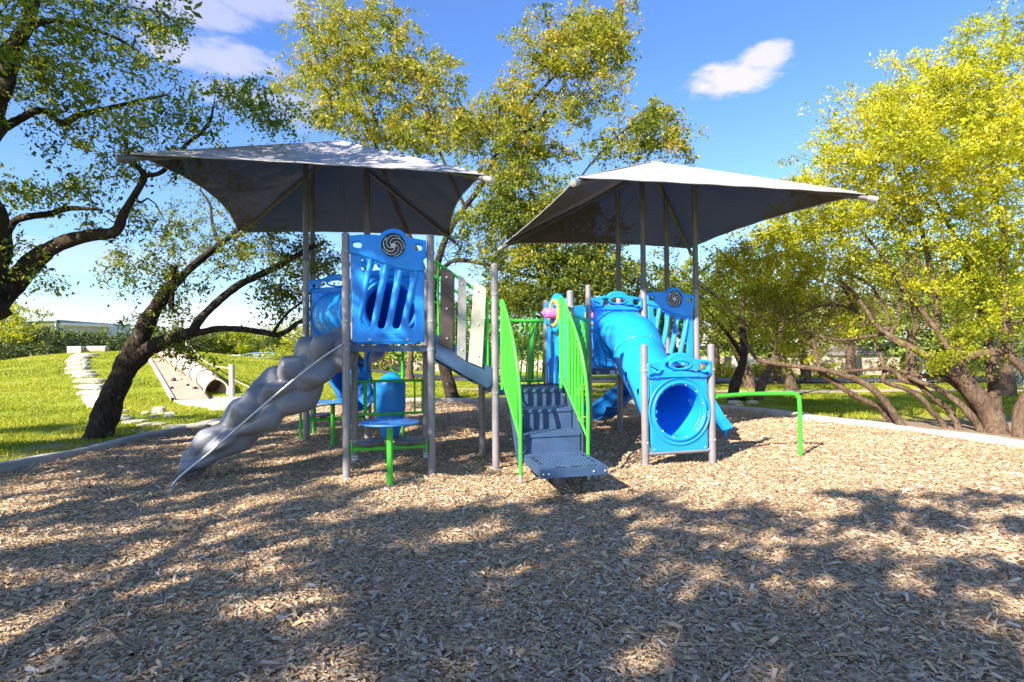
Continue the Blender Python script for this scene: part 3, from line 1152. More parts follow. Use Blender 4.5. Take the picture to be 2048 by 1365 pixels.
def tube_panel(P0, P1, zb, label, h=1.24, hole=0.335, m=None):
    m = m or M['blue']
    f = F2(P0, P1)
    L = math.hypot(P1[0] - P0[0], P1[1] - P0[1])

    def q(x, y):
        return ((x - 1354.5) / 133.0 * 0.955 + L / 2, (902 - y) / 188.0 * h + zb)
    top = [(1290, 727), (1310, 722), (1330, 718)] + [(1356 + 26 * math.cos(a), 722 - 15 * math.sin(a)) for a in np.linspace(PI * .93, PI * .07, 14)] + [(1384, 719), (1400, 721), (1418, 724), (1419, 752), (1408, 757), (1396, 758), (1384, 752), (1372, 748), (1354, 746), (1336, 748), (1322, 754), (1310, 758), (1294, 757), (1290, 752)]
    holes = [rounded([q(*p) for p in [(1298, 731), (1316, 729), (1313, 744), (1300, 743)]], 1),
             [(q(1355, 731)[0] + 0.155 * math.cos(a), q(1355, 731)[1] + 0.048 * math.sin(a) * (1 - 0.25 * abs(math.cos(a)))) for a in np.linspace(0, 2 * PI, 33)[:-1]],
             rounded([q(*p) for p in [(1393, 729), (1412, 729), (1410, 742), (1396, 743)]], 1)]
    low = corners([q(*p) for p in [(1297, 748), (1330, 742), (1380, 742), (1411, 748), (1411, 901), (1298, 901)]], .035)
    cu, cv = L / 2, q(0, 822)[1]
    root = plate('tube_panel', [low, circle2(cu, cv, hole, 48)], P0, P1, 0, 0.05, 0.014, m, PS)
    root['label'] = label
    plate('header', [[q(*p) for p in top]] + holes, P0, P1, 0.016, 0.085, 0.022, m, root)
    rim = MB().tube([f(cu + 0.15 * math.cos(a), q(1355, 731)[1] + 0.058 * math.sin(a) * 1.0, 0.062) for a in np.linspace(0, 2 * PI, 33)[:-1]], 0.013, 8, closed=True)
    rim.put('handhold_rim', m, root)
    # flange ring around the opening
    for nm, rr, ww, tt in (('flange', hole + 0.035, 0.03, 0.018), ('hood', hole + 0.095, 0.028, 0.014)):
        MB().tube([f(cu + rr * math.cos(a), cv + rr * math.sin(a), ww) for a in np.linspace(0, 2 * PI, 57)[:-1]], tt, 8, closed=True).put(nm, m, root)
    n = f(0, 0, 1) - f(0, 0, 0)
    for k in range(12):
        a = 2 * PI * (k + .5) / 12
        bolt(f(cu + (hole + 0.012) * math.cos(a), cv + (hole + 0.012) * math.sin(a), 0.024), n, 0.012, root)
    for x in (1304, 1405):
        u, v = q(x, 895)
        bolt(f(u, v, 0.024), n, 0.013, root)
    return root, f(cu, cv, 0), n


tp1, c_jn, n_jn = tube_panel(J_, N_, Z3 + 0.06, 'turquoise-lit panel at the top of the tube slide', 1.22)
tp2, c_qr, n_qr = tube_panel(Q_, R_, 0.16, 'low round exit panel of the tube slide between two short posts', 1.24, 0.335)
tp3, c_eg, n_eg = tube_panel(E_, G_, Z1 + 0.02, 'shaded blue tunnel panel behind the grey climber', 1.2)
tp4, c_cd, n_cd = tube_panel(C_, D_, Z1 + 0.02, 'blue tunnel panel on the far side of the high tower', 1.2)
MB().tube([Vector((Q_[0], Q_[1], 0.155)), Vector((R_[0], R_[1], 0.165))], 0.028, 14).put('foot_bar', M['post'], PS)


def tunnel(name, pts, rad, seams, holes, m, parent, label=None, n=72, th=0.012):
    """plastic tube along a path with bolted flanges and round portholes (s, angle, r)"""
    P = curve(pts, 14)
    P = [Vector(p) for p in P]
    # arc length
    L = [0]
    for i in range(1, len(P)): L.append(L[-1] + (P[i] - P[i - 1]).length)
    tot = L[-1]
    K = max(24, int(tot / 0.028))
    Q = []
    j = 0
    for k in range(K + 1):
        s = tot * k / K
        while j < len(L) - 2 and L[j + 1] < s: j += 1
        t = (s - L[j]) / max(L[j + 1] - L[j], 1e-6)
        Q.append(P[j].lerp(P[j + 1], min(max(t, 0), 1)))
    mb = MB()
    rows, frames = [], []
    for i, p in enumerate(Q):
        t = (Q[min(i + 1, K)] - Q[max(i - 1, 0)]).normalized()
        side = t.cross(Vector((0, 0, 1))).normalized()
        up = side.cross(t).normalized()
        frames.append((p, side, up, t))
        rows.append([p + side * (math.cos(2 * PI * k / n) * rad) + up * (math.sin(2 * PI * k / n) * rad) for k in range(n)])
    hl = []
    for (s, a, r) in holes:
        i = min(int(s * K), K)
        p, side, up, t = frames[i]
        hl.append((p + side * math.cos(a) * rad + up * math.sin(a) * rad, r, side * math.cos(a) + up * math.sin(a), t))
    vs = [q for r_ in rows for q in r_]
    fs = []
    for i in range(K):
        for k in range(n):
            k2 = (k + 1) % n
            f4 = (i * n + k, i * n + k2, (i + 1) * n + k2, (i + 1) * n + k)
            c = (vs[f4[0]] + vs[f4[2]]) / 2
            if any((c - h[0]).length < h[1] for h in hl): continue
            fs.append(f4)
    mb.add(vs, fs, True)
    o = mb.put(name, m, parent)
    if label: o['label'] = label
    so_ = o.modifiers.new('thickness', 'SOLIDIFY')
    so_.thickness = th
    so_.offset = -1
    for h in hl:
        c, r, nn, t = h
        s2 = nn.cross(t).normalized()
        MB().tube([c + (t * math.cos(a) + s2 * math.sin(a)) * (r + 0.006) - nn * ((r * math.sin(a)) ** 2 / (2 * rad)) for a in np.linspace(0, 2 * PI, 25)[:-1]], 0.016, 8, closed=True).put('porthole_rim', m, o)
    for s in seams:
        i = min(int(s * K), K)
        p, side, up, t = frames[i]
        MB().tube([p + side * math.cos(a) * (rad + 0.012) + up * math.sin(a) * (rad + 0.012) for a in np.linspace(0, 2 * PI, 61)[:-1]], 0.020, 8, closed=True).put('seam_flange', m, o)
        for k in range(8):
            a = 2 * PI * (k + .4) / 8
            c = p + (side * math.cos(a) + up * math.sin(a)) * (rad + 0.03)
            bolt(c, side * math.cos(a) + up * math.sin(a), 0.011, o)
    return o


ts_pts = [c_jn, c_jn + n_jn * 0.32 + Vector((0, 0, 0.01)), c_jn + n_jn * 0.72 + Vector((0.0, 0, -0.10)), (1.93, 8.72, 1.30), (2.02, 8.25, 0.98), c_qr - n_qr * 0.30 + Vector((0, 0, 0.04)), c_qr]
tunnel('tube_slide', ts_pts, 0.36, (0.02, 0.42, 0.97), [(0.30, 2.9, 0.045), (0.62, 0.05, 0.05), (0.72, 3.0, 0.05), (0.70, PI * .60, 0.05), (0.80, 0.2, 0.05), (0.76, PI * .80, 0.05), (.86, PI * .98, .045), (0.88, 5.2, 0.03)], M['blue'], PS,
       'glossy turquoise tube slide running down from the right tower to the low round panel')
# the crawl tunnel joining the left tower to the tower behind it
tn = [c_eg, c_eg + n_eg * 0.45, c_eg + n_eg * 0.85 + Vector((0.15, 0, 0)), c_cd - n_cd * 0.7 + Vector((-0.12, 0, 0)), c_cd - n_cd * 0.35, c_cd]
tunnel('crawl_tunnel', tn, 0.345, (0.02, 0.5, 0.98), [(0.13, 3.30, 0.046), (0.21, 2.85, 0.05), (0.31, 2.45, 0.05), (0.6, 0.5, 0.05)], M['blue'], PS, 'shaded blue crawl tunnel with portholes behind the grey climber')


# window panel with bongo knob beside the stairs (K to L), and its twin further back
def knob_panel(P0, P1, zb, side, label):
    f = F2(P0, P1)
    L = math.hypot(P1[0] - P0[0], P1[1] - P0[1])
    z = zb
    body = [(0.07, z + .02), (L - .07, z + .02), (L - .07, z + .80), (L - .2, z + .86), (L - .28, z + .74), (L / 2, z + 0.66), (0.28, z + .74), (.2, z + .86), (.07, z + .80)]
    slots = [[(u - .035, z + .12), (u + .035, z + .12), (u + .035 + .02, z + .60), (u - .035 + .02, z + .60)] for u in (L / 2 - .26, L / 2 - .09, L / 2 + .09, L / 2 + .26)]
    root = plate('knob_panel', [body] + [rounded(s, 1) for s in slots], P0, P1, 0, 0.05, 0.014, M['blue'], PS)
    root['label'] = label
    cu, cv = L / 2, z + 1.0
    head = [(0.06, z + 0.86), (0.06, z + 1.16), (.22, z + 1.18)] + [(cu + .24 * math.cos(a), cv + .27 * math.sin(a)) for a in np.linspace(PI * .75, PI * .25, 12)] + [(L - .22, z + 1.18), (L - .06, z + 1.16), (L - .06, z + 0.86)] + [(cu + .27 * math.cos(a), cv + .27 * math.sin(a)) for a in np.linspace(-PI * .2, -PI * .8, 12)]
    plate('header', [head, circle2(cu, cv, 0.10, 24)], P0, P1, 0, 0.09, 0.022, M['blue'], root)
    for s in (-1, 1):
        MB().tube([f(cu + .17 * math.cos(a), cv + .17 * math.sin(a), s * 0.045) for a in np.linspace(0, 2 * PI, 33)[:-1]], 0.026, 8, closed=True).put('ring', M['yellow'], root)
    MB().tube([f(cu, cv, -0.19), f(cu, cv, -0.18), f(cu, cv, 0.18), f(cu, cv, 0.19)], [0.05, 0.07, 0.07, 0.05], 20).tube([f(cu, cv, -0.21), f(cu, cv, 0.21)], [0.035, 0.035], 14).put('knob', M['pink'], root)
    return root


knob_panel(K_, L_, Z2, 1, 'turquoise panel with pink knob in a yellow ring beside the stairs')
knob_panel(S_, M_, Z3 - 0.02, 1, 'far panel with pink knob seen between two posts')


# picket barrier and sloping bridge between the high tower and the stair deck
def bridge(P0, P1, z0, z1, near):
    f = F2(P0, P1)
    L = math.hypot(P1[0] - P0[0], P1[1] - P0[1])
    zt = lambda u: z0 + (z1 - z0) * u / L
    side = plate('bridge_side_plate', [[(0.05, z0 + .14), (L - .05, z1 + .22), (L - 0.05, z1 - .0), (L - .12, z1 - 0.03), (0.05, z0 - .16)]], P0, P1, 0.02 if near else -0.02, 0.02, 0.004, M['navy'], PS)
    side['label'] = 'sloping navy side plate of the bridge'
    fr = MB()
    for dv, rr in ((0.17, .017), (0.66, .013), (1.02, .019)):
        fr.tube([f(0.05, zt(0.05) + dv + .04, 0.0), f(L - .05, zt(L - .05) + dv, 0)], rr, 10)
    fr.tube([f(.09, zt(.09) + .16, 0), f(.09, zt(.09) + 1.05, 0)], .017, 10)
    fr.tube([f(L - .10, zt(L - .1) + .12, 0), f(L - .10, zt(L - .1) + 1.0, 0)], .022, 10)
    g = fr.put('guard_frame', M['green'], PS)
    return f, L, zt, g


f, L, zt, gfr = bridge(B_, I_, Z1, Z2 + 0.06, True)
for (u, w_, ang, mm, nm, lab, z0, z1) in ((0.185, 0.155, 0.05, 'brown', 'plank', 'dark brown guard plank with reddish edge', 0.10, 1.02),
                                       (0.375, 0.10, 0.10, 'plankgrey', 'plank', 'grey guard plank', 0.08, 1.06),
                                       (0.575, 0.165, 0.08, 'cream', 'plank', 'cream guard plank in full sun', 0.12, 1.10)):
    c = zt(u)
    nrm = (f(0, 0, 1) - f(0, 0, 0))
    lean = 0.04 if mm == 'cream' else 0.012
    mb = MB()
    vs = []
    for w2 in (0.028, 0.058):
        for (du, dv) in ((-w_ / 2 - lean, z0 + .035), (w_ / 2 - lean, z0 - .035), (w_ / 2 + lean * .6, z1 - .045), (w_ / 2 - 0.03, z1), (-w_ / 2 + lean, z1 + 0.03)):
            vs.append(f(u + du, c + dv, w2))
    mb.add(vs, [(0, 1, 2, 3, 4), (9, 8, 7, 6, 5), (0, 5, 6, 1), (1, 6, 7, 2), (2, 7, 8, 3), (3, 8, 9, 4), (4, 9, 5, 0)])
    o = mb.put(nm, M[mm], gfr)
    o['label'] = lab
    if mm == 'brown':
        vs = [f(u + w_ / 2 - lean + .002, c + z0 - .035, .030), f(u + w_ / 2 + .026 - lean, c + z0 - .03, -.02), f(u + w_ / 2 + .034, c + z1 - .05, -.02), f(u + w_ / 2 + lean * .6 + .002, c + z1 - .045, .030)]
        vs += [v + Vector((0.004, 0.012, 0)) for v in vs]
        e = MB().add(vs, [(0, 1, 2, 3), (7, 6, 5, 4), (0, 4, 5, 1), (1, 5, 6, 2), (2, 6, 7, 3), (3, 7, 4, 0)]).put('plank', M['redbrown'], gfr)
        e['label'] = 'reddish guard plank turned edge-on'
    for dv in (z0 + .10, (z0 + z1) / 2, z1 - .08):
        bolt(f(u, c + dv, 0.058), nrm, 0.013, gfr)
f, L, zt, g2 = bridge(D_, H2, Z1, Z2 + 0.06, False)
for u in (0.22, 0.40, 0.58):
    MB().tube([f(u, zt(u) + .18, 0), f(u, zt(u) + 1.02, 0)], 0.012, 8).put('baluster', M['green'], g2)
for u, mm in ((0.28, 'navy'), (0.5, 'navy')):
    MB().slab(f(u, zt(u) + .12, -.02), f(u, zt(u) + .92, -.02), .12, .02, f(0, 0, 1) - f(0, 0, 0)).put('plank', M[mm], g2)
mb = MB()   # bridge treads
Pa, Pb, Pc, Pd = [Vector((p[0], p[1], 0)) for p in (B_, I_, H2, D_)]
for k in range(5):
    t0, t1 = k / 5 + .02, (k + 1) / 5 - .0
    z = Z1 + (Z2 + .06 - Z1) * (k + .5) / 5 - .02
    a, b_, c, d = Pa.lerp(Pb, t0), Pa.lerp(Pb, t1), Pd.lerp(Pc, t1), Pd.lerp(Pc, t0)
    o = MB().add([q + Vector((0, 0, z + h)) for h in (0, -.05) for q in (a, b_, c, d)], [(0, 1, 2, 3), (7, 6, 5, 4), (0, 4, 5, 1), (1, 5, 6, 2), (2, 6, 7, 3), (3, 7, 4, 0)]).put('bridge_tread', M['navy'], PS)

# stairs
ST0 = Vector((0.0, 7.40, 0)); SR0 = Vector((0.66, 7.575, 0)); SD = Vector((0.175, -0.985, 0)).normalized()
stz = [Z2 - 0.02, 0.775, 0.53, 0.31]
TR = 0.36
st = MB().add([], []).put('staircase', M['navy'], PS)
bpy.data.objects.remove(st)


def stair_pt(u, s, z):
    p = ST0.lerp(SR0, u) + SD * s
    return Vector((p.x, p.y, z))


prev = Z2
side_l = [(0.0, Z2 - .0), (0.0, Z2 - .14)]
root = None
for sgn, u in ((-1, -0.03), (1, 1.03)):
    pts = [(-0.02, Z2 - .005), (0.02, Z2 - .005), (TR * 2 + .02, 0.50), (TR * 2 + .02, 0.18), (TR * 2 - .30, 0.18), (-.02, Z2 - .28)]
    a = [stair_pt(u, s, z) for s, z in pts]
    b_ = [stair_pt(u + sgn * .018, s, z) for s, z in pts]
    n = len(pts)
    o = MB().add(a + b_, [tuple(range(n)), tuple(reversed(range(n, 2 * n)))] + [(i, (i + 1) % n, n + (i + 1) % n, n + i) for i in range(n)]).put('stair_side_plate', M['navy'], PS)


def tread(s0, s1, z, th=0.035, u0=0.0, u1=1.0, holes=True, ridge=True):
    vs = [stair_pt(u0, s0, z), stair_pt(u1, s0, z), stair_pt(u1, s1, z), stair_pt(u0, s1, z)]
    vs += [v - Vector((0, 0, th)) for v in vs]
    o = MB().add(vs, [(3, 2, 1, 0), (4, 5, 6, 7), (0, 1, 5, 4), (1, 2, 6, 5), (2, 3, 7, 6), (3, 0, 4, 7)]).put('tread', M['navy'], PS)
    h = MB()
    k = 17
    for i in range(k):
        for j in range(max(2, int((s1 - s0) / .045))):
            u = u0 + (u1 - u0) * (i + .5 + .25 * (j % 2)) / k
            s = s0 + .025 + j * .045
            if s > s1 - .02: continue
            c = stair_pt(u, s, z + .002)
            h.ball(c, 0.011, 6, (1, 1, .45))
    q = h.put('tread_studs', M['navy'], o)
    q['kind'] = 'stuff'
    return o


for k in range(3):
    # riser below level k
    s = k * TR
    zt_, zb_ = stz[k] if k else Z2 - .02, stz[k + 1]
    vs = [stair_pt(0, s, zb_), stair_pt(1, s, zb_), stair_pt(1, s, zt_ - .012), stair_pt(0, s, zt_ - .012)]
    vs += [v - SD * 0.012 for v in vs]
    MB().add(vs, [(0, 1, 2, 3), (7, 6, 5, 4), (0, 4, 5, 1), (1, 5, 6, 2), (2, 6, 7, 3), (3, 7, 4, 0)]).put('riser', M['navy'], PS)
tread(0.003, TR + .015, stz[1])
tread(TR + .003, 2 * TR + .015, stz[2])
tread(-0.32, 0.015, stz[0] + .012)
pl = tread(2 * TR + .003, 2 * TR + .92, stz[3], 0.085, -0.02, 1.02)
hb = MB()
for u in (0.07, 0.93):
    for s in (0.30, 0.46, 0.62):
        c = stair_pt(u, 2 * TR + s, stz[3] + .0045)
        hb.box(c, (0.07, 0.035, .004), math.atan2(SD.y, SD.x))
for u in (0.3, 0.55, 0.8):
    hb.box(stair_pt(u, 2 * TR + .86, stz[3] + .0045), (0.10, 0.022, .004), math.atan2(SD.y, SD.x) + PI / 2)
hb.put('grab_slots', M['black'], pl)
for u in (0.02, 0.10, 0.80, .98):
    bolt(stair_pt(u, 2 * TR + .921, stz[3] - .045), SD, 0.012, pl)
bp = stair_pt(.5, 2 * TR + .35, 0)
MB().tube([(bp.x, bp.y, -.1), (bp.x, bp.y, stz[3] - .085)], 0.065, 20).put('support_post', M['post_dark'], PS)


def stair_rail(base, end, label, n, top):
    DV = (end - base) / .77
    P = lambda s, z: Vector((base.x + DV.x * s, base.y + DV.y * s, z))
    DN = DV.normalized()
    # outer leaf-shaped hoop
    tops = [(-.03, top - .04), (0.0, top + .02), (0.05, top + 0.02), (0.14, top - .06), (0.30, top - .22), (0.47, top - .42), (0.62, top - .66), (0.73, top - .95), (0.78, top - 1.25), (0.78, 0.62), (.77, .40), (0.77, -.1)]
    cv = [P(*q) for q in curve(tops, 5)]
    root = MB().tube(cv, 0.021, 12).put('handrail', M['green'], PS)
    root['label'] = label
    C = curve(tops, 10)
    lowz = lambda s: Z2 + 0.16 - s / .75 * 0.66
    MB().tube([P(0, lowz(0)), P(.76, lowz(.76))], .016, 10).put('bottom_rail', M['green'], root)
    MB().tube([P(0, lowz(0) - .15), P(0, top + .02)], .019, 10).put('end_bar', M['green'], root)
    for k in range(n):
        s = 0.75 * (k + 1) / (n + 1) - 0.03
        zz = min([c[1] for c in C if abs(c[0] - s) < .03 and c[1] > .5] or [1.2])
        MB().slab(P(s, lowz(s)), P(s, zz), 0.044, 0.013, Vector((-DN.y, DN.x, 0))).put('baluster', M['green'], root)
    MB().tube([P(.77, 0.0), P(.77, .09)], .026, 10).put('foot', M['steel'], root)
    return root


stair_rail(Vector((-0.125, 7.22, 0)), Vector((.085, 6.6, 0)), 'left leaf-shaped green handrail of the stairs', 7, 2.08)
stair_rail(Vector((0.615, 7.40, 0)), Vector((.86, 6.72, 0)), 'right leaf-shaped green handrail of the stairs in full sun', 7, 2.12)

# green barrier at the back of the stair deck, with splayed bars
f = F2(H2, L_)
L = math.hypot(L_[0] - H2[0], L_[1] - H2[1])
br = MB().tube([f(.04, Z2 + .92), f(L - .04, Z2 + .92)], .026, 12).put('back_barrier', M['green'], PS)
br['label'] = 'green back barrier of the stair deck with splayed bars'
MB().tube([f(.04, Z2 + .05), f(L - .04, Z2 + .05)], .02, 12).put('bottom_rail', M['green'], br)
for k in range(11):
    t = (k + .5) / 11
    c = (t - .5)
    MB().tube([f(L * (.5 + c * .95), Z2 + .06), f(L * (.5 + c * 0.95) - 0.10 * (1 if t < .5 else -1) * (1 - abs(c)), Z2 + .91)], .0105, 8).put('baluster', M['green'], br)
# leaf-shaped fins of the far ladder exit
fb = F2(L_, (L_[0] - .23, L_[1] + .97))
for P0, P1, wid, lab in ((W(1052, 700, 8.9), W(1086, 700, 8.4), .30, 'right'), (W(960, 700, 8.6), W(996, 700, 8.5), .2, 'left')):
    ff = F2((P0.x, P0.y), (P1.x, P1.y))
    pts = [(0.02, .98), (0.10, 1.35), (0.16, 1.7), (0.26, 2.02), (0.30, 2.08), (0.33, 2.0), (0.30, 1.8), (0.24, 1.4), (0.16, 0.98)]
    if lab == 'left': pts = [(.3 - u, v) for u, v in pts][::-1]
    o = plate('ladder_fin', [rounded(pts, 2)], (P0.x, P0.y), (P1.x, P1.y), 0, .025, .006, M['green'], PS)
    MB().tube([ff(.16, 1.02), ff(.40, 1.04), ff(.40, 0.9)] if lab == 'right' else [ff(.1, 1.02), ff(.14, 1.04)], .014, 8).put('grab_bar', M['green'], o)
    MB().tube([ff(.22, 1.05), ff(.30, 1.9)], .013, 8).put('grab_bar', M['green'], o)
# bridge between stair deck and right tower: green rails
for a, c in ((L_, S_), (K_, J_)):
    ff = F2(a, c)
    Lq = math.hypot(a[0] - c[0], a[1] - c[1])
    root = MB().tube([ff(.05, Z3 + .92 if c is S_ else Z3 + .83), ff(Lq - .05, Z3 + .92 if c is S_ else Z3 + .83)], .024, 12).put('bridge_rail', M['green'], PS)
    for k in range(13):
        u = .1 + (Lq - .2) * k / 12
        MB().tube([ff(u, Z2 - .02), ff(u, Z3 + .9 if c is S_ else Z3 + .82)], .009, 6).put('baluster', M['green'], root)
    MB().tube([ff(.05, Z2 - .02), ff(Lq - .05, Z3 - .03)], .02, 12).put('bottom_rail', M['green'], root)
Pa, Pb, Pc, Pd = [Vector((p[0], p[1], 0)) for p in (L_, S_, J_, K_)]
for k in range(7):
    t0, t1 = k / 7 + .01, (k + 1) / 7 - .01
    z = Z2 + (Z3 - Z2) * (k + .5) / 7 - .02
    a, b_, c, d = Pa.lerp(Pb, t0), Pa.lerp(Pb, t1), Pd.lerp(Pc, t1), Pd.lerp(Pc, t0)
    MB().add([q + Vector((0, 0, z + h)) for h in (0, -.05) for q in (a, b_, c, d)], [(0, 1, 2, 3), (7, 6, 5, 4), (0, 4, 5, 1), (1, 5, 6, 2), (2, 6, 7, 3), (3, 7, 4, 0)]).put('bridge_tread', M['navy'], PS)

# barrier low between the far posts of the high tower, and the blue scoop seat on it
f = F2(C_, D_)
L = math.hypot(D_[0] - C_[0], D_[1] - C_[1])
zt1, zb1 = 1.09, 0.64
lb = MB().tube([f(.03, zt1), f(L - .03, zt1)], .018, 10).put('low_barrier', M['green'], PS)
lb['label'] = 'low green barrier under the high tower'
MB().tube([f(.03, zb1), f(L - .03, zb1 + .01)], .018, 10).put('bottom_rail', M['green'], lb)
for u, w_ in ((0.14, .045), (0.265, .03), (0.80, .02), (0.90, .016)):
    MB().tube([f(u, zb1), f(u, zt1)], w_ / 2 + .003, 10).put('baluster', M['green'], lb)
# under the tower: blue curved scoop seen from behind
cx, cy = W(780, 800, 8.6).x, 8.62
rows = []
for i in range(26):
    t = i / 25
    z = 1.17 - t * 0.92
    if t < .13: wv = 0.165 + 0.045 * math.sin(t / .13 * PI / 2)
    elif t < .55: wv = 0.21
    else: wv = 0.21 - (t - .55) / .45 * 0.10
    top = max(0, (0.14 - t) / .14)
    zz = z - (0)
    row = []
    for k in range(25):
        a = PI * (k / 24) - PI
        dome = (1 - top ** 2 * 0.9)
        row.append(Vector((cx + math.cos(a) * wv * (1 - .25 * top), cy + 0.10 * top + math.sin(a) * 0.17 * dome - 0.0, zz - (abs(math.cos(a)) ** 3) * 0.09 * max(0, 1 - t * 6))))
    rows.append(row)
sc = MB().grid(rows).put('scoop_seat', M['blue'], PS)
sc['label'] = 'blue curved scoop hanging behind the low green barrier'
md = sc.modifiers.new('thickness', 'SOLIDIFY'); md.thickness = .015
MB().tube([(cx - .16 + .32 * k / 12, cy - .165 * math.sin(PI * (.12 + .76 * k / 12)) - .004, .55 + .02 * math.sin(PI * k / 12)) for k in range(13)], .005, 6).put('seam', M['blue_dark'], sc)
for s in (-1, 1):
    MB().slab(Vector((cx + s * .205, cy - .01, 1.02)), Vector((cx + s * .185, cy - .01, .5)), .05, .02, Vector((0, -1, 0))).put('side_lip', M['blue'], sc)

# tables, seats
def seat_bar(P0, P1, z, du, label):
    f = F2(P0, P1)
    L = math.hypot(P1[0] - P0[0], P1[1] - P0[1])
    r = MB().tube([f(.05, z - .0), f(.12, z), f(L - .12, z + .005), f(L - .05, z + .01)], [.034, .026, .026, .034], 14).put('seat_bar', M['green'], PS)
    r['label'] = label
    for s, w in ((-1, 0), (1, 0)):
        u = .06 if s < 0 else L - .06
        MB().box((0, 0, 0), (.012, .09, .16), M=Matrix.Translation(f(u, z)) @ Matrix.Rotation(math.atan2(P1[1] - P0[1], P1[0] - P0[0]), 4, 'Z')).put('clamp_plate', M['green'], r)
    for u in (L / 2 - du, L / 2 + du):
        c = f(u, z, 0)
        sp = MB().tube([c + Vector((0, 0, .02)), c + Vector((0, 0, .05))], .05, 14).put('seat_bracket', M['black'], r)
        MB().tube([c + Vector((0, 0, .05)), c + Vector((0, 0, .056)), c + Vector((0, 0, .092)), c + Vector((0, 0, .10))], [.165, .178, .178, .165], 36).put('seat', M['seat'], r)
    return r


seat_bar(A_, B_, 0.345, 0.235, 'green bar with two dark round seats under the high tower')
seat_bar(E_, G_, 0.345, 0.235, 'green bar with dark round seats under the rear left tower')


def play_table(x, y, h, label, rad=.325):
    t = empty('play_table', (x, y, 0), label, 'table', 'round blue play tables under the towers')
    MB().tube([(x, y, -.1), (x, y, h - .012)], .034, 18).put('stem', M['green'], t)
    tp = MB().tube([(x, y, h - .014), (x, y, h - .008), (x, y, h), (x, y, h + .004)], [rad - .006, rad, rad, rad - .006], 56).put('table_top', M['table_blue'], t)
    for p in ((0, 0), (.19, .05), (-.19, -.04), (-.04, .19), (0.06, -.2), (.24, .12)):
        bolt((x + p[0], y + p[1], h + .004), (0, 0, 1), .011, tp)
    return t


q = G(780, 973)
play_table(q.x, q.y, 0.71, 'pale blue round table on a green stem at the front of the high tower', .325)
q = G(666, 891)
play_table(q.x, q.y, 0.70, 'second blue round table behind the grey climber, on its green stem')


# grey lumpy climber
def climber():
    top = Vector((-2.04, 7.40, 1.66)); foot = Vector((-3.98, 6.98, 0.03))
    ax = (top - foot)
    Ln = ax.length
    a = ax.normalized()
    side = Vector((0.155, -0.988, 0))      # towards the camera
    side = (side - a * side.dot(a)).normalized()
    up = side.cross(a).normalized()
    if up.z < 0: up = -up
    r = random.Random(12)
    # (position along, angle round, height, length, breadth) of each boulder-like swelling
    lumps = [(.05, 1.9, .20, .12, 1.2), (.04, .2, .12, .09, 1.0), (.10, -1.3, .13, .14, 1.1), (.19, 1.3, .26, .13, 1.15), (.25, -.4, .15, .12, .9), (.33, 2.2, .30, .15, 1.2), (.30, -1.6, .20, .16, 1.1), (.44, .9, .26, .13, 1.0),
             (.45, -.9, .22, .17, 1.1), (.56, 1.9, .36, .15, 1.15), (.60, .1, .17, .13, .9), (.62, -1.5, .28, .17, 1.2), (.70, 1.1, .26, .12, 1.1), (.77, -.6, .22, .14, 1.0), (.80, 2.0, .30, .13, 1.2), (.88, .9, .20, .11, 1.0), (.92, -1.3, .20, .15, 1.2), (.98, 2.0, .20, .1, 1.2),
             (.2, 3.2, .16, .2, 1.1), (.6, 3.2, .16, .2, 1.1), (.85, 3.2, .14, .2, 1.1)]
    rows = []
    K, N = 170, 96
    for i in range(K + 1):
        t = i / K
        s = t
        env = max(min(1, t / .07) ** .5 * min(1, (1.03 - t) / .06) ** .5, 0.05)
        amp = .34 + .66 * min(1, t / .5)
        row = []
        for k in range(N):
            an = 2 * PI * k / N
            wa = an + .22 * math.sin(s * 17 + 1.0) + .12 * math.sin(s * 31)
            ws = s + .018 * math.sin(an * 2 + 1.2) + .010 * math.sin(an * 5 + s * 9)
            m = 0
            for (ls, la, lh, lw, lb) in lumps:
                da = (wa - la + PI) % (2 * PI) - PI
                d2 = ((ws - ls) / lw) ** 2 + (da / lb) ** 2
                if d2 < 1: m = max(m, lh * (1 - d2 ** .55) ** .9)
            e = 0.075 + .05 * min(1, t / .4) + m * amp * 1.05 + 0.035 * abs(math.sin(an * 1.5 + s * 14 + .8 * math.sin(s * 9))) + 0.012 * math.sin(an * 3 + s * 20)
            q = foot + ax * t + side * (math.cos(an) * e * 1.25 * env) + up * (math.sin(an) * e * 0.92 * env)
            row.append(q)
        rows.append(row)
    c = MB().grid(rows, True, True).put('lumpy_climber', M['lump'], PS)
    c['label'] = 'grey lumpy rock-shaped climber leaning against the high tower'
    md = c.modifiers.new('smooth', 'SMOOTH'); md.iterations = 6; md.factor = .6
    # seam rail along its near side
    off = side * 0.38
    pts = [W(345, 972, 6.60), W(362, 952, 6.62), W(420, 905, 6.66), W(480, 852, 6.70), W(540, 800, 6.72), W(600, 750, 6.76), W(650, 712, 6.80), W(684, 690, 6.86)]
    cv = [Vector(p) for p in curve(pts, 6)]
    MB().tube(cv, 0.013, 8).put('edge_rail', M['steel'], c)
    MB().slab(W(345, 985, 6.62), W(347, 963, 6.62), .045, .012, Vector((0, -1, 0))).put('foot_bracket', M['steel'], c)
    return c


climber()

# green pipe handrail at the right: from the short post out and down to the ground
q = G(1601, 912)
hp = [(R_[0] + .05, R_[1], 0.86), (q.x - .75, q.y - .02, .86), (q.x - .14, q.y, .865), (q.x - .05, q.y, .85), (q.x - .01, q.y, .80), (q.x, q.y, .70), (q.x, q.y, -.1)]
o = MB().tube([Vector(p) for p in hp[:2]] + [Vector(p) for p in curve(hp[2:6], 5)] + [Vector(hp[6])], .029, 14).put('pipe_rail', M['green'], PS)
o['label'] = 'bright green bent pipe rail standing out to the right'

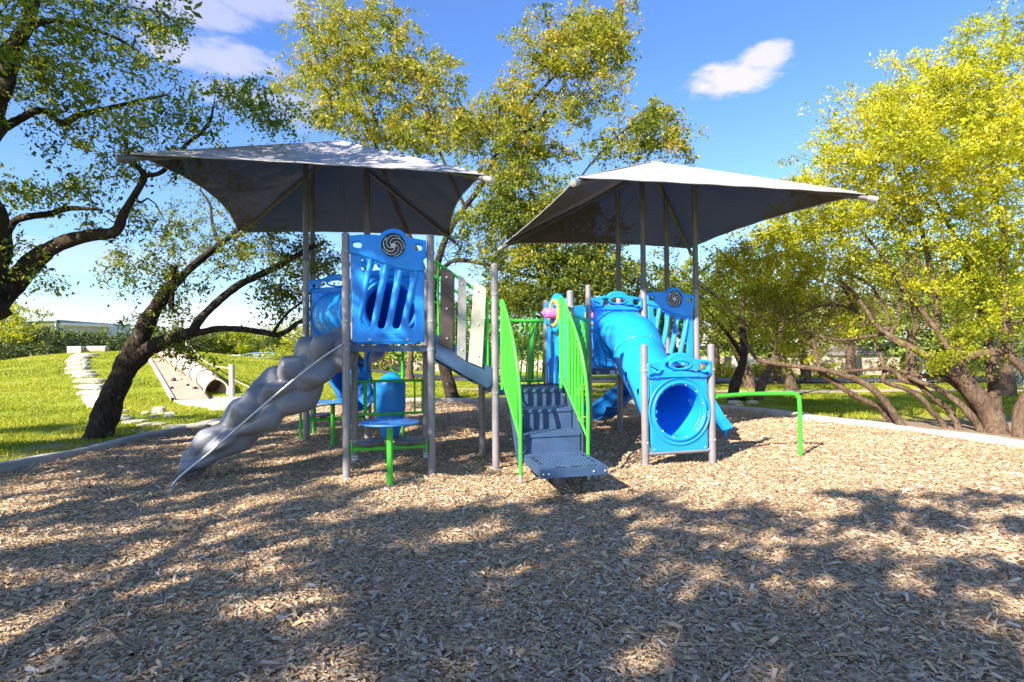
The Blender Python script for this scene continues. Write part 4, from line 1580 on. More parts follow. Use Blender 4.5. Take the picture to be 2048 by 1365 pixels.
# ladder climber with curls behind the high tower, and arch at the far left
x0 = W(805, 700, 9.2)
o = MB().tube([(x0.x, x0.y, -.1), (x0.x, x0.y, 2.0)], .026, 10).put('vine_climber', M['green'], PS)
o['label'] = 'green vine climber with curled rungs behind the high tower'
for z in (1.7, 1.42, 1.13, .84, .55):
    MB().tube([(x0.x - .02, x0.y, z), (x0.x - .08, x0.y, z + .0), (x0.x - .15, x0.y, z + .05), (x0.x - .19, x0.y, z + .12)], [.02, .02, .018, .016], 8).put('rung', M['green'], o)
for z, w_ in ((1.24, .35), (.96, .3)):
    MB().tube([(x0.x - .3, x0.y + .1, z), (x0.x + .05, x0.y + .1, z)], .008, 6).put('chain', M['steel'], o)
xa = W(601, 700, 10.2)
o = MB().tube([Vector(p) for p in curve([(xa.x, xa.y, -.1), (xa.x, xa.y, .8), (xa.x, xa.y, 1.45), (xa.x + .05, xa.y, 1.62), (xa.x + .16, xa.y - .03, 1.70), (xa.x + .3, xa.y - .08, 1.72)], 5)], .026, 10).put('arch_climber', M['green'], PS)
for k in range(4):
    MB().tube([(xa.x, xa.y, .3 + .3 * k), (xa.x + .05, xa.y + .5, .3 + .3 * k)], .014, 8).put('rung', M['green'], o)
MB().tube([(xa.x + .05, xa.y + .5, -.1), (xa.x + .05, xa.y + .5, 1.6)], .026, 10).put('upright', M['green'], o)


def chute(name, pts, wid, dep, m, label, parent=PS, lips=True):
    P = [Vector(p) for p in curve(pts, 9)]
    rows = []
    for i, p in enumerate(P):
        t = (P[min(i + 1, len(P) - 1)] - P[max(i - 1, 0)]).normalized()
        s = t.cross(Vector((0, 0, 1))).normalized()
        u = s.cross(t).normalized()
        row = []
        for k in range(19):
            a = -PI * (k / 18)
            row.append(p + s * math.cos(a) * wid / 2 + u * (math.sin(a) * dep + dep * .35))
        for k in (0,):
            row.insert(0, row[0] + s * .03 + u * 0.0)
            row.append(row[-1] - s * .03)
            row.insert(0, row[0] - u * .025)
            row.append(row[-1] - u * .025)
        rows.append(row)
    o = MB().grid(rows, True).put(name, m, parent)
    o['label'] = label
    md = o.modifiers.new('thickness', 'SOLIDIFY'); md.thickness = .014
    return o


sl1 = chute('curved_slide', [(1.72, 11.0, 1.10), (1.9, 11.5, 1.02), (2.35, 12.0, .80), (2.45, 12.0, .72), (2.2, 11.85, .55), (1.95, 11.6, .36), (1.75, 11.3, .30), (1.55, 11.1, .33)][2:], .55, .26, M['blue_dark'],
            'dark blue curved slide end under the right tower')
e = W(1210, 830, 11.2)
MB().tube([(e.x, e.y, -.1), (e.x, e.y, .25)], .03, 10).put('slide_support', M['post_dark'], sl1)
sl2 = chute('left_slide', [(-2.62, 10.9, Z1 - .05), (-2.75, 10.3, Z1 - .12), (-2.78, 9.9, 1.15), (-2.62, 9.55, 0.88), (-2.45, 9.35, .70)], .62, .34, M['blue_dark'], 'dark blue slide chute hanging behind the front left posts')
sl3 = chute('short_slide', [(2.95, 9.55, 1.0), (3.12, 9.45, .78), (3.3, 9.4, .42), (3.42, 9.38, .22)], .40, .16, M['blue'], 'blue slide exit behind the low round panel')
e = W(1449, 845, 9.9)
MB().tube([(e.x - .05, e.y, .30), (e.x, e.y, .24), (e.x + .015, e.y, -.1)], .032, 12).put('slide_support', M['blue'], sl3)


# ------------------------------------------------------------------ shade canopies
def canopy(corners, apex, posts, ztop, label, ringz, sag=(.3, .3, .3, .3)):
    c0 = Vector((sum(p[0] for p in posts) / 4, sum(p[1] for p in posts) / 4, 0))
    root = empty('shade_canopy', c0, label, 'canopy', 'grey fabric shade canopies on steel posts')
    ap = Vector(apex)
    cs = [Vector(c) for c in corners]
    for i in range(4):
        a, b_ = cs[i], cs[(i + 1) % 4]
        a2 = a + (ap - a).normalized() * 0.13
        b2 = b_ + (ap - b_).normalized() * 0.13
        midc = (a2 + b2) / 2
        inward = Vector((ap.x - midc.x, ap.y - midc.y, 0))
        slope = (ap.z - midc.z) / inward.length
        inward.normalize()
        rows = []
        nE, nT = 28, 16
        for s in range(nE + 1):
            t = s / nE
            e = a2.lerp(b2, t) + (inward + Vector((0, 0, slope))) * (sag[i] * 4 * t * (1 - t))
            row = []
            for k in range(nT + 1):
                q = k / nT
                p = ap.lerp(e, q)
                p.z -= 0.16 * math.sin(PI * q) * (4 * t * (1 - t)) * .8
                p.z += 0.004 * math.sin(t * 40 + q * 9)
                row.append(p)
            rows.append(row)
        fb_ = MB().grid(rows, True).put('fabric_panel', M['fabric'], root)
        # hem along the free edge
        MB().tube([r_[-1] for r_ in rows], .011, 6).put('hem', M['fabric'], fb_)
        if i % 2 == 0:
            MB().tube([rows[nE // 2][k] - Vector((0, 0, .008)) for k in range(1, nT + 1)], .006, 6).put('seam', M['post_dark'], fb_)
    for i, c in enumerate(cs):
        d = (c - ap)
        n_ = d.normalized()
        s0 = ap + Vector((0, 0, -.13)); e0 = c + Vector((0, 0, -.06))
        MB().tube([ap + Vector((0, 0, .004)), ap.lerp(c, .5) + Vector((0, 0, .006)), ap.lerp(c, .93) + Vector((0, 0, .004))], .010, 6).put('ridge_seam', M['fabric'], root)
        bm_ = MB().tube([s0, e0], .038, 16).put('hip_beam', M['post_dark'], root)
        MB().tube([e0 - n_ * .10, e0 + n_ * .035], .048, 18).tube([e0 + n_ * .035, e0 + n_ * .045], [.04, .03], 14).put('end_cap', M['steel'] if i == 1 or label.startswith('right') else M['post_dark'], bm_)
    for p in posts:
        # height of the hip beams above this post
        best = None
        for c in cs:
            t = np.clip(((p[0] - ap.x) * (c.x - ap.x) + (p[1] - ap.y) * (c.y - ap.y)) / ((c.x - ap.x) ** 2 + (c.y - ap.y) ** 2), 0, 1)
            q = ap.lerp(c, float(t))
            dd = math.hypot(q.x - p[0], q.y - p[1])
            if best is None or dd < best[0]: best = (dd, q.z)
        zt2 = best[1] - .17
        o = MB().tube([(p[0], p[1], -.15), (p[0], p[1], ringz)], .054, 20).put('post', M['post'], root)
        MB().tube([(p[0], p[1], ringz - .02), (p[0], p[1], zt2)], .046, 20).put('upper_tube', M['post_dark'], o)
        MB().tube([(p[0], p[1], ringz - .01), (p[0], p[1], ringz + .05)], .060, 20).put('collar', M['post_dark'], o)
    return root


H1 = 2.55


def cc(px, py, Hh):
    d = ray(px, py)
    s = Hh / d.z
    return (d.x * s, d.y * s, CAM_H + Hh)


canopy([cc(240, 309, H1), cc(981, 352, H1), cc(908, 478, H1), cc(470, 471, H1)], W(681, 283, 10.5), [E_, G_, H_, F_], 0, 'left grey fabric shade canopy, tree shadows on its top', 3.05, (.06, .16, .08, .26))
H2c = 2.27
canopy([cc(1148, 357, H2c), cc(1750, 391, H2c), cc(1382, 502, H2c), cc(1000, 493, H2c)], W(1303, 324, 10.4), [N_, P_, O_, M_], 0, 'right grey fabric shade canopy, sunlit top', 2.52, (.06, .13, .12, .10))
# ------------------------------------------------------------------ trees


def px_line(pts, n=4):
    """limb drawn through photo pixels with its own distance: (px, py, radius_px, D)"""
    out = []
    for (x, y, r, D) in pts:
        p = W(x, y, D)
        out.append((p.x, p.y, p.z, (r * .72 if r > 14 else r * .62) * D / FPX))
    return curve(out, n)


def limb_mesh(mb, path, n=12, rough=0.10, seed=0):
    r = np.random.default_rng(seed)
    P = np.array(path)
    k = len(P)
    ph = r.uniform(0, 6, 4)
    pts = [Vector(p[:3]) for p in P]
    rs = [max(.004, p[3] * (1 + rough * math.sin(i * 1.3 + ph[0]) * .6 + rough * math.sin(i * 2.9 + ph[1]) * .5)) for i, p in enumerate(P)]
    i0 = len(mb.v)
    mb.tube(pts, rs, n)
    # knobbly cross sections
    for q in range(k):
        for j in range(n):
            a = i0 + q * n + j
            v = Vector(mb.v[a])
            c = pts[q]
            s = 1 + rough * (math.sin(j * 2 * PI / n * 2 + q * .7 + ph[2]) * .5 + math.sin(j * 2 * PI / n * 3 - q * 1.1 + ph[3]) * .35)
            w = c + (v - c) * s
            mb.v[a] = tuple(w)


def grow(nodes, radii, clusters, r, twig_r=0.007, jitter=0.12, maxlen=2.4):
    """connect every leaf cluster to the nearest wood; returns list of twig paths"""
    N = np.array(nodes); RR = np.array(radii)
    C = np.array(clusters)
    d = np.array([np.min(np.linalg.norm(N - c, axis=1)) for c in C])
    order = np.argsort(d)
    cap = len(N) + len(C) * 7 + 8
    NA = np.empty((cap, 3)); NA[:len(N)] = N
    RA = np.empty(cap); RA[:len(N)] = RR
    m = len(N)
    paths = []
    for ci in order:
        c = C[ci]
        dd = np.linalg.norm(NA[:m] - c, axis=1)
        j = int(np.argmin(dd))
        L = dd[j]
        if L < 0.03: continue
        a = NA[j]
        k = max(2, min(6, int(L / 0.25) + 2))
        r0 = min(RA[j] * 0.7, twig_r * (1.3 + 2.2 * L))
        r0 = max(r0, twig_r)
        pts = []
        perp = r.normal(0, jitter * L, 3)
        for i in range(k + 1):
            t = i / k
            p = a + (c - a) * t + perp * math.sin(PI * t) + np.array([0, 0, -0.10 * L * math.sin(PI * t) * (1 if r.random() < .5 else -1)])
            pts.append((*p, r0 * (1 - t) + twig_r * .6 * t))
        paths.append(pts)
        for i in range(1, k + 1):
            NA[m] = pts[i][:3]; RA[m] = pts[i][3] * .95; m += 1
    return paths


def leaf_mesh(name, C, n_each, sig, size, r, tone_mean=0.45, tone_sd=0.2, tone_fn=None, droop=0.3, aspect=0.5, twigdirs=None):
    """clusters of small kite-shaped leaves"""
    C = np.asarray(C)
    k = len(C)
    cnt = np.maximum(3, r.normal(n_each, n_each * .35, k)).astype(int)
    idx = np.repeat(np.arange(k), cnt)
    n = len(idx)
    sg = sig * r.uniform(.6, 1.35, k)
    # sprays: leaves gather round a few short twigs inside each cluster
    ns = 5
    sd = r.normal(0, 1, (k, ns, 3)); sd /= np.linalg.norm(sd, axis=2, keepdims=True)
    sd[:, :, 2] *= .75
    pick = r.integers(0, ns, n)
    t = r.random(n) ** .7 * 1.5
    P = C[idx] + sd[idx, pick] * (t * sg[idx])[:, None] + r.normal(0, 1, (n, 3)) * (sg[idx] * 0.17)[:, None]
    P[:, 2] -= droop * .25 * sg[idx] * t ** 2
    a = r.normal(0, 1, (n, 3)); a /= np.linalg.norm(a, axis=1, keepdims=True)
    b_ = r.normal(0, 1, (n, 3)); b_[:, 2] += .0
    b_ = np.cross(a, b_); b_ /= np.linalg.norm(b_, axis=1, keepdims=True)
    s = size * np.clip(r.lognormal(-.08, .38, n), .4, 1.9)
    V = np.empty((n, 4, 3))
    V[:, 0] = P - a * s[:, None] * .5
    V[:, 1] = P + b_ * (s * aspect * .5)[:, None] + a * (s * .05)[:, None]
    V[:, 2] = P + a * s[:, None] * .5
    V[:, 3] = P - b_ * (s * aspect * .5)[:, None] + a * (s * .05)[:, None]
    F = np.arange(n * 4).reshape(-1, 4)
    ct = r.normal(0, tone_sd * .7, k)
    tone = tone_mean + ct[idx] + r.normal(0, tone_sd * .6, n)
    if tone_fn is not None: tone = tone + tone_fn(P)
    return np_mesh(name, V.reshape(-1, 3), F, 4, False, {'tone': np.repeat(np.clip(tone, 0, 1), 4)}), n


TRI = [0]


def blobs_px(blobs, r):
    """(px, py, D, rx_px, ry_px, rD, count) -> cluster centres spread in those ellipsoids"""
    out = []
    for (x, y, D, rx, ry, rD, n) in blobs:
        u = r.normal(0, 1, (n, 3)); u /= np.linalg.norm(u, axis=1, keepdims=True)
        q = r.random(n) ** 0.42
        for i in range(n):
            dd = D + u[i, 1] * q[i] * rD
            p = W(x + u[i, 0] * q[i] * rx, y + u[i, 2] * q[i] * ry, max(dd, 2.0))
            out.append((p.x, p.y, max(p.z, 0.25)))
    return out


def make_tree(name, label, limbs, blobs, seed, bark, leaf, n_each, sig, size, cat='tree', group=None, tone=(0.45, .2), extra_clusters=None, twig=.007, limb_sides=12, base=None, tone_fn=None, droop=.3, bare=None, twigmat=None, world_limbs=None, trunk_names=None, aspect=.5, jitter=.12):
    r = np.random.default_rng(seed)
    paths = [px_line(l) for l in limbs] + ([curve(l, 4) for l in world_limbs] if world_limbs else [])
    p0 = paths[0][0]
    root = empty(name, (p0[0], p0[1], 0 if base is None else base), label, cat, group)
    nodes, radii = [], []
    for li, P in enumerate(paths):
        mb = MB()
        limb_mesh(mb, P, limb_sides if P[0][3] > .04 else 8, .08, seed * 10 + li)
        nm = (trunk_names or {}).get(li, 'trunk' if li == 0 else 'limb')
        mb.put(nm, bark, root)
        for q in P[2:]:
            nodes.append(q[:3]); radii.append(q[3])
    C = blobs_px(blobs, r)
    if extra_clusters is not None and len(extra_clusters): C += [tuple(c) for c in extra_clusters]
    tw = grow(nodes, radii, C, r, twig, jitter)
    mb = MB()
    for P in tw:
        mb.tube([p[:3] for p in P], [p[3] for p in P], 5 if P[0][3] > .012 else 4, False)
    o = mb.put('branches', twigmat or bark, root)
    o['kind'] = 'stuff'
    if bare:
        Cb = blobs_px(bare, r)
        mb = MB()
        for P in grow(nodes, radii, Cb, r, twig * .7, .3):
            mb.tube([p[:3] for p in P], [p[3] for p in P], 4, False)
            e = np.array(P[-1][:3])
            for k in range(4):
                d = r.normal(0, .22, 3)
                mb.tube([e, e + d * .5 + r.normal(0, .04, 3), e + d], [twig * .6, twig * .5, twig * .3], 3, False)
        o = mb.put('bare_twigs', twigmat or bark, root)
        o['kind'] = 'stuff'
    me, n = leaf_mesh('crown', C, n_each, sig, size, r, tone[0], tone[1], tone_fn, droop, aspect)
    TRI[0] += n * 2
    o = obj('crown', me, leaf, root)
    o['kind'] = 'stuff'
    return root


# left edge oak: its trunk stands outside the picture, limbs reach in from the left
d1 = 8.3
wl = [(-9.3, 7.3, -.1, .42), (-9.2, 7.4, .8, .34), (-9.0, 7.6, 1.3, .30), (-8.9, 7.9, 1.6, .28)]
p = W(0, 602, d1)
TL = [
    [(-230, 700, 60, d1 - .3), (-120, 680, 46, d1 - .2), (-60, 650, 34, d1), (0, 600, 31, d1), (32, 562, 29, d1), (75, 516, 25, d1), (120, 488, 19, d1), (180, 471, 17, d1), (230, 464, 15, d1), (248, 425, 12, d1), (272, 386, 11, d1), (288, 352, 10, d1 + .1), (262, 318, 7, d1 + .2), (247, 275, 5, d1 + .3)],
    [(288, 352, 9, d1 + .1), (326, 343, 7, d1 + .2), (372, 290, 6, d1 + .3), (402, 266, 6, d1 + .3), (421, 240, 5, d1 + .4), (426, 214, 3, d1 + .4)],
    [(-10, 560, 26, d1), (8, 505, 20, d1 + .1), (14, 465, 14, d1 + .1), (32, 441, 12, d1 + .2), (60, 433, 11, d1 + .2), (100, 428, 10, d1 + .3), (140, 417, 8, d1 + .4), (205, 420, 4, d1 + .5)],
    [(-40, 620, 40, d1 - .2), (-15, 540, 30, d1 - .2), (-8, 470, 26, d1 - .2), (2, 430, 16, d1 - .2), (-20, 380, 14, d1 - .2), (-30, 290, 14, d1 - .3)],
    [(-40, 300, 22, d1 - .6), (-12, 275, 16, d1 - .6), (15, 252, 13, d1 - .5), (45, 236, 12, d1 - .5), (72, 222, 11, d1 - .5), (100, 226, 9, d1 - .4), (124, 246, 10, d1 - .4), (160, 230, 9, d1 - .3), (220, 216, 7, d1 - .2), (280, 202, 5, d1), (335, 190, 3, d1)],
    [(-60, 330, 40, d1 - .8), (-25, 230, 34, d1 - .9), (2, 186, 24, d1 - 1), (18, 132, 23, d1 - 1), (32, 90, 20, d1 - 1), (54, 50, 16, d1 - 1), (74, -10, 12, d1 - 1), (90, -90, 9, d1 - 1)],
    [(-30, 640, 60, d1 - .4), (-90, 500, 48, d1 - .5), (-80, 350, 40, d1 - .7), (-60, 200, 34, d1 - .8), (-120, 0, 25, d1 - 1), (-160, -250, 18, d1 - 1)],
    [(54, 50, 14, d1 - 1), (110, 42, 8, d1 - .9), (180, 58, 6, d1 - .8), (240, 80, 5, d1 - .6), (290, 115, 4, d1 - .4)],
]
BL = [
    (60, 60, 7.3, 150, 110, 1.2, 37), (220, 30, 7.5, 150, 60, 1.0, 21), (330, 40, 7.9, 70, 45, .7, 8), (150, 130, 7.7, 170, 70, .9, 24), (60, 180, 7.7, 90, 60, .7, 11),
    (210, 215, 8.0, 140, 55, .6, 19), (330, 210, 8.3, 90, 60, .6, 11), (120, 290, 8.0, 110, 40, .6, 6), (380, 260, 8.4, 50, 40, .5, 7), (255, 260, 8.5, 50, 40, .5, 6),
    (500, 215, 8.9, 95, 55, .5, 18), (450, 190, 8.7, 50, 40, .4, 7), (550, 235, 8.9, 60, 35, .5, 6),
    (80, 385, 8.4, 110, 32, .6, 12), (190, 375, 8.6, 80, 40, .5, 9), (200, 430, 8.6, 90, 30, .4, 6), (30, 560, 8.3, 50, 50, .4, 7), (60, 510, 8.3, 60, 30, .4, 4), (280, 455, 8.4, 80, 25, .5, 5),
    (245, 320, 8.4, 60, 45, .5, 8), (340, 300, 8.5, 50, 40, .4, 4), (-90, 100, 7.5, 130, 200, 1.2, 24), (-100, -200, 7.5, 300, 160, 1.6, 32), (-160, 320, 7.9, 110, 150, 1, 11), (260, -60, 7.5, 200, 60, 1.1, 13)]


def blocker_clusters(n, seed, region, zr, dens=None):
    """clusters of a crown standing outside the view, so placed that its shade falls on `region` (ground points)"""
    r = np.random.default_rng(seed)
    out = []
    tries = 0
    while len(out) < n and tries < n * 40:
        tries += 1
        x, y = region(r)
        if dens is not None and r.random() > dens(x, y): continue
        z = r.uniform(*zr)
        t = z / -SUN_TRAVEL.z
        q = Vector((x, y, 0)) - SUN_TRAVEL * t
        # keep clear of the picture
        if q.y > 0.2:
            px = 1024 + q.x / q.y * FPX
            py = 700 - (q.z - CAM_H) / q.y * FPX
            if -60 < px < 2110 and py > -70: continue
        out.append((q.x, q.y, q.z))
    return out


def reg_left(r):
    # shade over the left tower (points carried down to the ground), and the mulch to its left
    return r.uniform(-9.5, 3.4), r.uniform(6.3, 16.5)


def dens_left(x, y):
    # light streaks break the shade, and the right side stays sunny
    q = x - .855 * y
    if q < -13.2 and q > -20 and y < 13.2 and x < -4.5:
        return 1.0 if math.sin(y * 3.3 + x * .5) > .25 else .0
    if q > -6.85 or q < -13.2: return 0
    s = math.sin(q * 3.4 + 1.3 * math.sin(y * 1.7)) * .6 + math.sin(y * 2.9 + q * 1.3) * .5
    return 1.0 if s > -.38 else .06


exL = blocker_clusters(520, 5, reg_left, (4.6, 8.6), dens_left)
make_tree('live_oak', 'large dark oak whose limbs reach in from the left edge of the picture', TL, BL, 101, M['bark_dark'], M['leaf_green'], 100, .27, .054, tone=(.48, .26), twig=.006,
          world_limbs=[wl + [(p.x - 1.2, p.y - .3, 2.3, .2)], [(-9.0, 7.6, 1.3, .26), (-8.6, 6.2, 3.0, .2), (-9.0, 5.0, 4.6, .1), (-9.6, 4.0, 6.0, .05)]],
          trunk_names={8: 'trunk', 0: 'limb'}, group=None)
make_tree('added_shade_oak', 'oak outside the left of the picture whose crown shades the high tower', [], [], 109, M['bark_dark'], M['leaf_green'], 62, .32, .145, extra_clusters=exL, tone=(.4, .2), twig=.008,  # unseen oak added as a blocker, crown shaped to shade the high tower
          world_limbs=[[(-7.9, 1.6, -.1, .26), (-7.8, 1.7, 1.5, .2), (-7.5, 1.9, 3.0, .16), (-6.8, 2.3, 4.4, .11), (-5.6, 2.8, 5.8, .06), (-4.4, 3.2, 6.8, .03)],
                       [(-7.5, 1.9, 3.0, .12), (-8.6, 2.8, 4.6, .08), (-9.4, 3.6, 6.0, .04)], [(-7.0, 2.2, 4.0, .10), (-7.2, .8, 5.4, .06), (-6.4, -.6, 6.4, .03)]])

# the shade tree behind the camera, to the left: its shadow covers the foreground


def reg_front(r):
    return r.uniform(-7.2, 7.4), r.uniform(-1.5, 6.3)


def dens_front(x, y):
    edge = 6.0 + .25 * math.sin(x * 1.9) - .35 * math.exp(-(x - 1.3) ** 2 / .7) - 0.14 * max(0, x - 2) + .25 * math.sin(x * 4.1 + 1) * .6
    if y > edge: return 0
    v = 1.0
    if x < -1.5:                       # dapples to the left: slanting streaks
        s = math.sin((y * .9 - x * .62) * 5.2 + 1.2 * math.sin(x * 1.3)) * .5 + .5
        v *= .02 + .98 * (s > .42 + .13 * min(3, -x - 1.5))
    if x > 1.6 and y > 2.2:
        s = math.sin(x * 2.3 + y * 3.1) * math.sin(x * 1.1 - y * 2.7 + 1.3)
        v *= 1.0 if s > .02 else .03
        v *= 1 - .3 * min(1, max(0, (x - 2.5) / 3))
    return v


exF = blocker_clusters(880, 6, reg_front, (4.2, 7.6), dens_front)
make_tree('shade_tree', 'oak outside the picture whose shadow covers the foreground mulch', [], [], 102, M['bark_dark'], M['leaf_green'], 62, .27, .15, extra_clusters=exF, tone=(.4, .2), twig=.008,
          world_limbs=[[(-5.2, -5.6, -.1, .26), (-5.1, -5.5, 1.2, .2), (-4.9, -5.2, 2.6, .17), (-4.4, -4.8, 4.0, .11), (-3.6, -4.4, 5.4, .07), (-2.6, -4.0, 6.4, .06)],
                       [(-4.9, -5.2, 2.6, .2), (-6.4, -4.2, 4.0, .14), (-8.0, -2.6, 5.4, .08), (-9.0, -1.0, 6.0, .04)],
                       [(-4.7, -5.0, 3.2, .18), (-4.2, -6.6, 4.6, .12), (-3.4, -8.0, 5.8, .06)],
                       [(-4.4, -4.8, 4.0, .09), (-2.4, -3.4, 5.0, .06), (-.6, -2.6, 5.6, .04), (1.0, -2.6, 6.0, .03)],
                       [(-4.6, -4.9, 3.8, .14), (-4.6, -2.6, 5.0, .1), (-4.8, -.8, 5.6, .05)]])

# leaning oak beside the left kerb
d2 = 10.0
TO = [
    [(188, 905, 52, d2 - .05), (195, 886, 41, d2), (205, 850, 35, d2), (222, 800, 32, d2), (240, 760, 30, d2), (258, 722, 29, d2), (272, 694, 27, d2), (292, 650, 22, d2), (312, 615, 19, d2 + .1), (335, 580, 17, d2 + .2), (362, 555, 14, d2 + .5), (400, 520, 12, d2 + 1.2), (440, 490, 10, d2 + 2.2), (472, 462, 8, d2 + 3.2), (500, 430, 6, d2 + 4)],
    [(250, 740, 26, d2), (285, 706, 24, d2), (320, 688, 20, d2), (355, 674, 18, d2), (386, 664, 15, d2), (392, 650, 14, d2), (410, 628, 13, d2 + .1), (440, 600, 12, d2 + .2), (475, 572, 12, d2 + .3), (510, 555, 11, d2 + .4), (545, 538, 10, d2 + .5), (580, 520, 9, d2 + .6), (630, 490, 7, d2 + .9)],
    [(370, 670, 13, d2), (405, 664, 11, d2), (440, 658, 10, d2), (480, 659, 10, d2), (520, 664, 9, d2 + .1), (552, 670, 9, d2 + .1), (575, 662, 8, d2 + .1), (592, 648, 7, d2 + .2), (612, 640, 7, d2 + .3), (650, 628, 5, d2 + .5)],
    [(545, 668, 6, d2 + .1), (560, 645, 5, d2 + .1), (580, 622, 4, d2 + .2), (606, 602, 4, d2 + .3), (640, 560, 3, d2 + .4)],
    [(342, 620, 8, d2 + .1), (345, 590, 7, d2 + .1), (348, 560, 5, d2 + .1), (352, 530, 4, d2 + .1)],
    [(440, 490, 7, d2 + 2.2), (425, 450, 5, d2 + 2.8), (420, 410, 4, d2 + 3.2), (400, 380, 3, d2 + 3.2)]]
BO = [(350, 570, 10.2, 75, 45, .7, 20), (430, 500, 12, 110, 60, .8, 41), (530, 500, 12.4, 80, 50, .8, 35), (600, 510, 12.6, 80, 50, .8, 35), (560, 610, 10.3, 45, 50, .5, 17), (300, 520, 10.2, 110, 35, .7, 14),
      (430, 420, 13.6, 90, 60, .8, 20), (330, 430, 13, 90, 60, .7, 14), (250, 560, 10.1, 60, 30, .5, 6), (345, 650, 10, 30, 40, .3, 9), (375, 700, 9.9, 45, 22, .3, 9), (580, 560, 10.4, 60, 40, .5, 19), (650, 520, 11.4, 60, 50, .8, 19), (540, 560, 10.3, 40, 40, .4, 6), (400, 340, 13.6, 90, 60, .8, 14), (265, 645, 9.9, 30, 30, .3, 6)]
make_tree('leaning_oak', 'dark leaning oak with forked trunk beside the left kerb', TO, BO, 103, M['bark_dark'], M['leaf_oak'], 75, .25, .056, tone=(.36, .26), twig=.0065, jitter=.18, droop=1.2)

# big oak behind the play structure
d3 = 17.6
TC = [
    [(912, 812, 30, d3), (905, 795, 21, d3), (897, 765, 17, d3), (888, 730, 16, d3), (878, 690, 15, d3), (870, 640, 13, d3), (866, 590, 12, d3), (872, 540, 12, d3), (886, 492, 11, d3 - .2), (908, 445, 10, d3 - .4), (935, 408, 9, d3 - .5), (962, 372, 9, d3 - .6), (984, 330, 8, d3 - .6), (1005, 285, 7, d3 - .6), (1035, 235, 6, d3 - .6), (1075, 190, 5, d3 - .5), (1120, 140, 4, d3 - .4)],
    [(1005, 285, 6, d3 - .6), (1040, 268, 5, d3 - .8), (1075, 250, 6, d3 - .9), (1095, 215, 4, d3 - 1), (1130, 170, 3, d3 - 1)],
    [(868, 600, 9, d3), (840, 520, 8, d3 + .3), (800, 430, 8, d3 + .6), (770, 350, 7, d3 + .8), (752, 290, 7, d3 + 1), (750, 240, 6, d3 + 1), (725, 180, 5, d3 + 1), (700, 110, 3, d3 + 1)],
    [(752, 290, 5, d3 + 1), (715, 230, 4, d3 + 1), (670, 180, 3, d3 + .8), (630, 110, 2, d3 + .6)],
    [(868, 560, 8, d3), (900, 525, 7, d3 - .5), (935, 522, 7, d3 - .9), (975, 530, 7, d3 - 1.2), (1010, 540, 7, d3 - 1.4), (1060, 553, 6, d3 - 1.6), (1120, 560, 5, d3 - 1.8), (1190, 550, 3, d3 - 2)],
    [(930, 415, 6, d3 - .5), (900, 350, 5, d3 - .6), (870, 280, 4, d3 - .6), (850, 200, 3, d3 - .6), (800, 120, 2, d3 - .5)],
    [(1010, 540, 5, d3 - 1.4), (1060, 500, 4, d3 - 1.6), (1110, 430, 4, d3 - 1.8), (1180, 330, 3, d3 - 2), (1250, 260, 3, d3 - 2), (1310, 230, 2, d3 - 2)]]
BC = [
    (640, 80, 18, 90, 85, 1.6, 58), (740, 90, 18.2, 110, 90, 1.8, 72), (840, 150, 18, 90, 80, 1.6, 55), (620, 170, 18, 80, 70, 1.5, 31), (720, 200, 18, 110, 80, 1.8, 63), (850, 250, 17.6, 100, 60, 1.8, 63),
    (790, 270, 18, 110, 50, 1.6, 49), (660, 250, 18.2, 70, 30, 1.2, 11), (930, 260, 17.2, 60, 60, 1.6, 34), (1010, 250, 17, 70, 70, 1.6, 49), (1090, 190, 16.8, 110, 90, 1.8, 72), (1190, 140, 16.6, 90, 110, 1.8, 66),
    (1130, 70, 16.8, 120, 70, 1.8, 66), (1230, 60, 16.6, 60, 70, 1.4, 31), (1060, 290, 16.8, 80, 50, 1.5, 37), (1300, 250, 15.6, 85, 45, 1.0, 34), (1240, 290, 15.8, 80, 35, 1.0, 23), (1350, 290, 15.5, 40, 30, .8, 10),
    (1020, 360, 16.6, 75, 60, 1.4, 49), (990, 430, 16.4, 60, 60, 1.4, 34), (1070, 440, 16.2, 90, 60, 1.4, 52), (1030, 500, 16, 80, 40, 1.4, 31), (1120, 510, 15.8, 100, 50, 1.4, 63), (1200, 540, 15.6, 90, 50, 1.4, 49), (1090, 580, 15.8, 110, 40, 1.2, 52),
    (1140, 400, 15.8, 60, 60, 1.2, 26), (1010, 570, 15.8, 60, 35, 1.2, 14), (930, 470, 16.8, 40, 50, 1, 11), (740, 30, 18, 60, 40, 1, 11), (1060, 410, 17.5, 90, 70, 1.6, 40), (1150, 470, 17.5, 130, 60, 1.6, 60), (1280, 560, 17.8, 100, 45, 1.4, 34), (1000, 600, 18.2, 60, 40, 1.2, 16)]
BARE_C = [(960, 490, 16.5, 60, 50, 1, 34), (900, 520, 17, 40, 40, .8, 14), (1120, 240, 16.6, 90, 60, 1, 12), (760, 230, 18, 90, 60, 1, 10)]
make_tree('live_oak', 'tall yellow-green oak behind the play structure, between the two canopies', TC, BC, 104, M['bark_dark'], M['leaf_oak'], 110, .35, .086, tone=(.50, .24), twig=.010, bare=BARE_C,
          tone_fn=lambda P: np.clip((P[:, 2] - 6.5) * .05, -.3, .12), droop=.8)

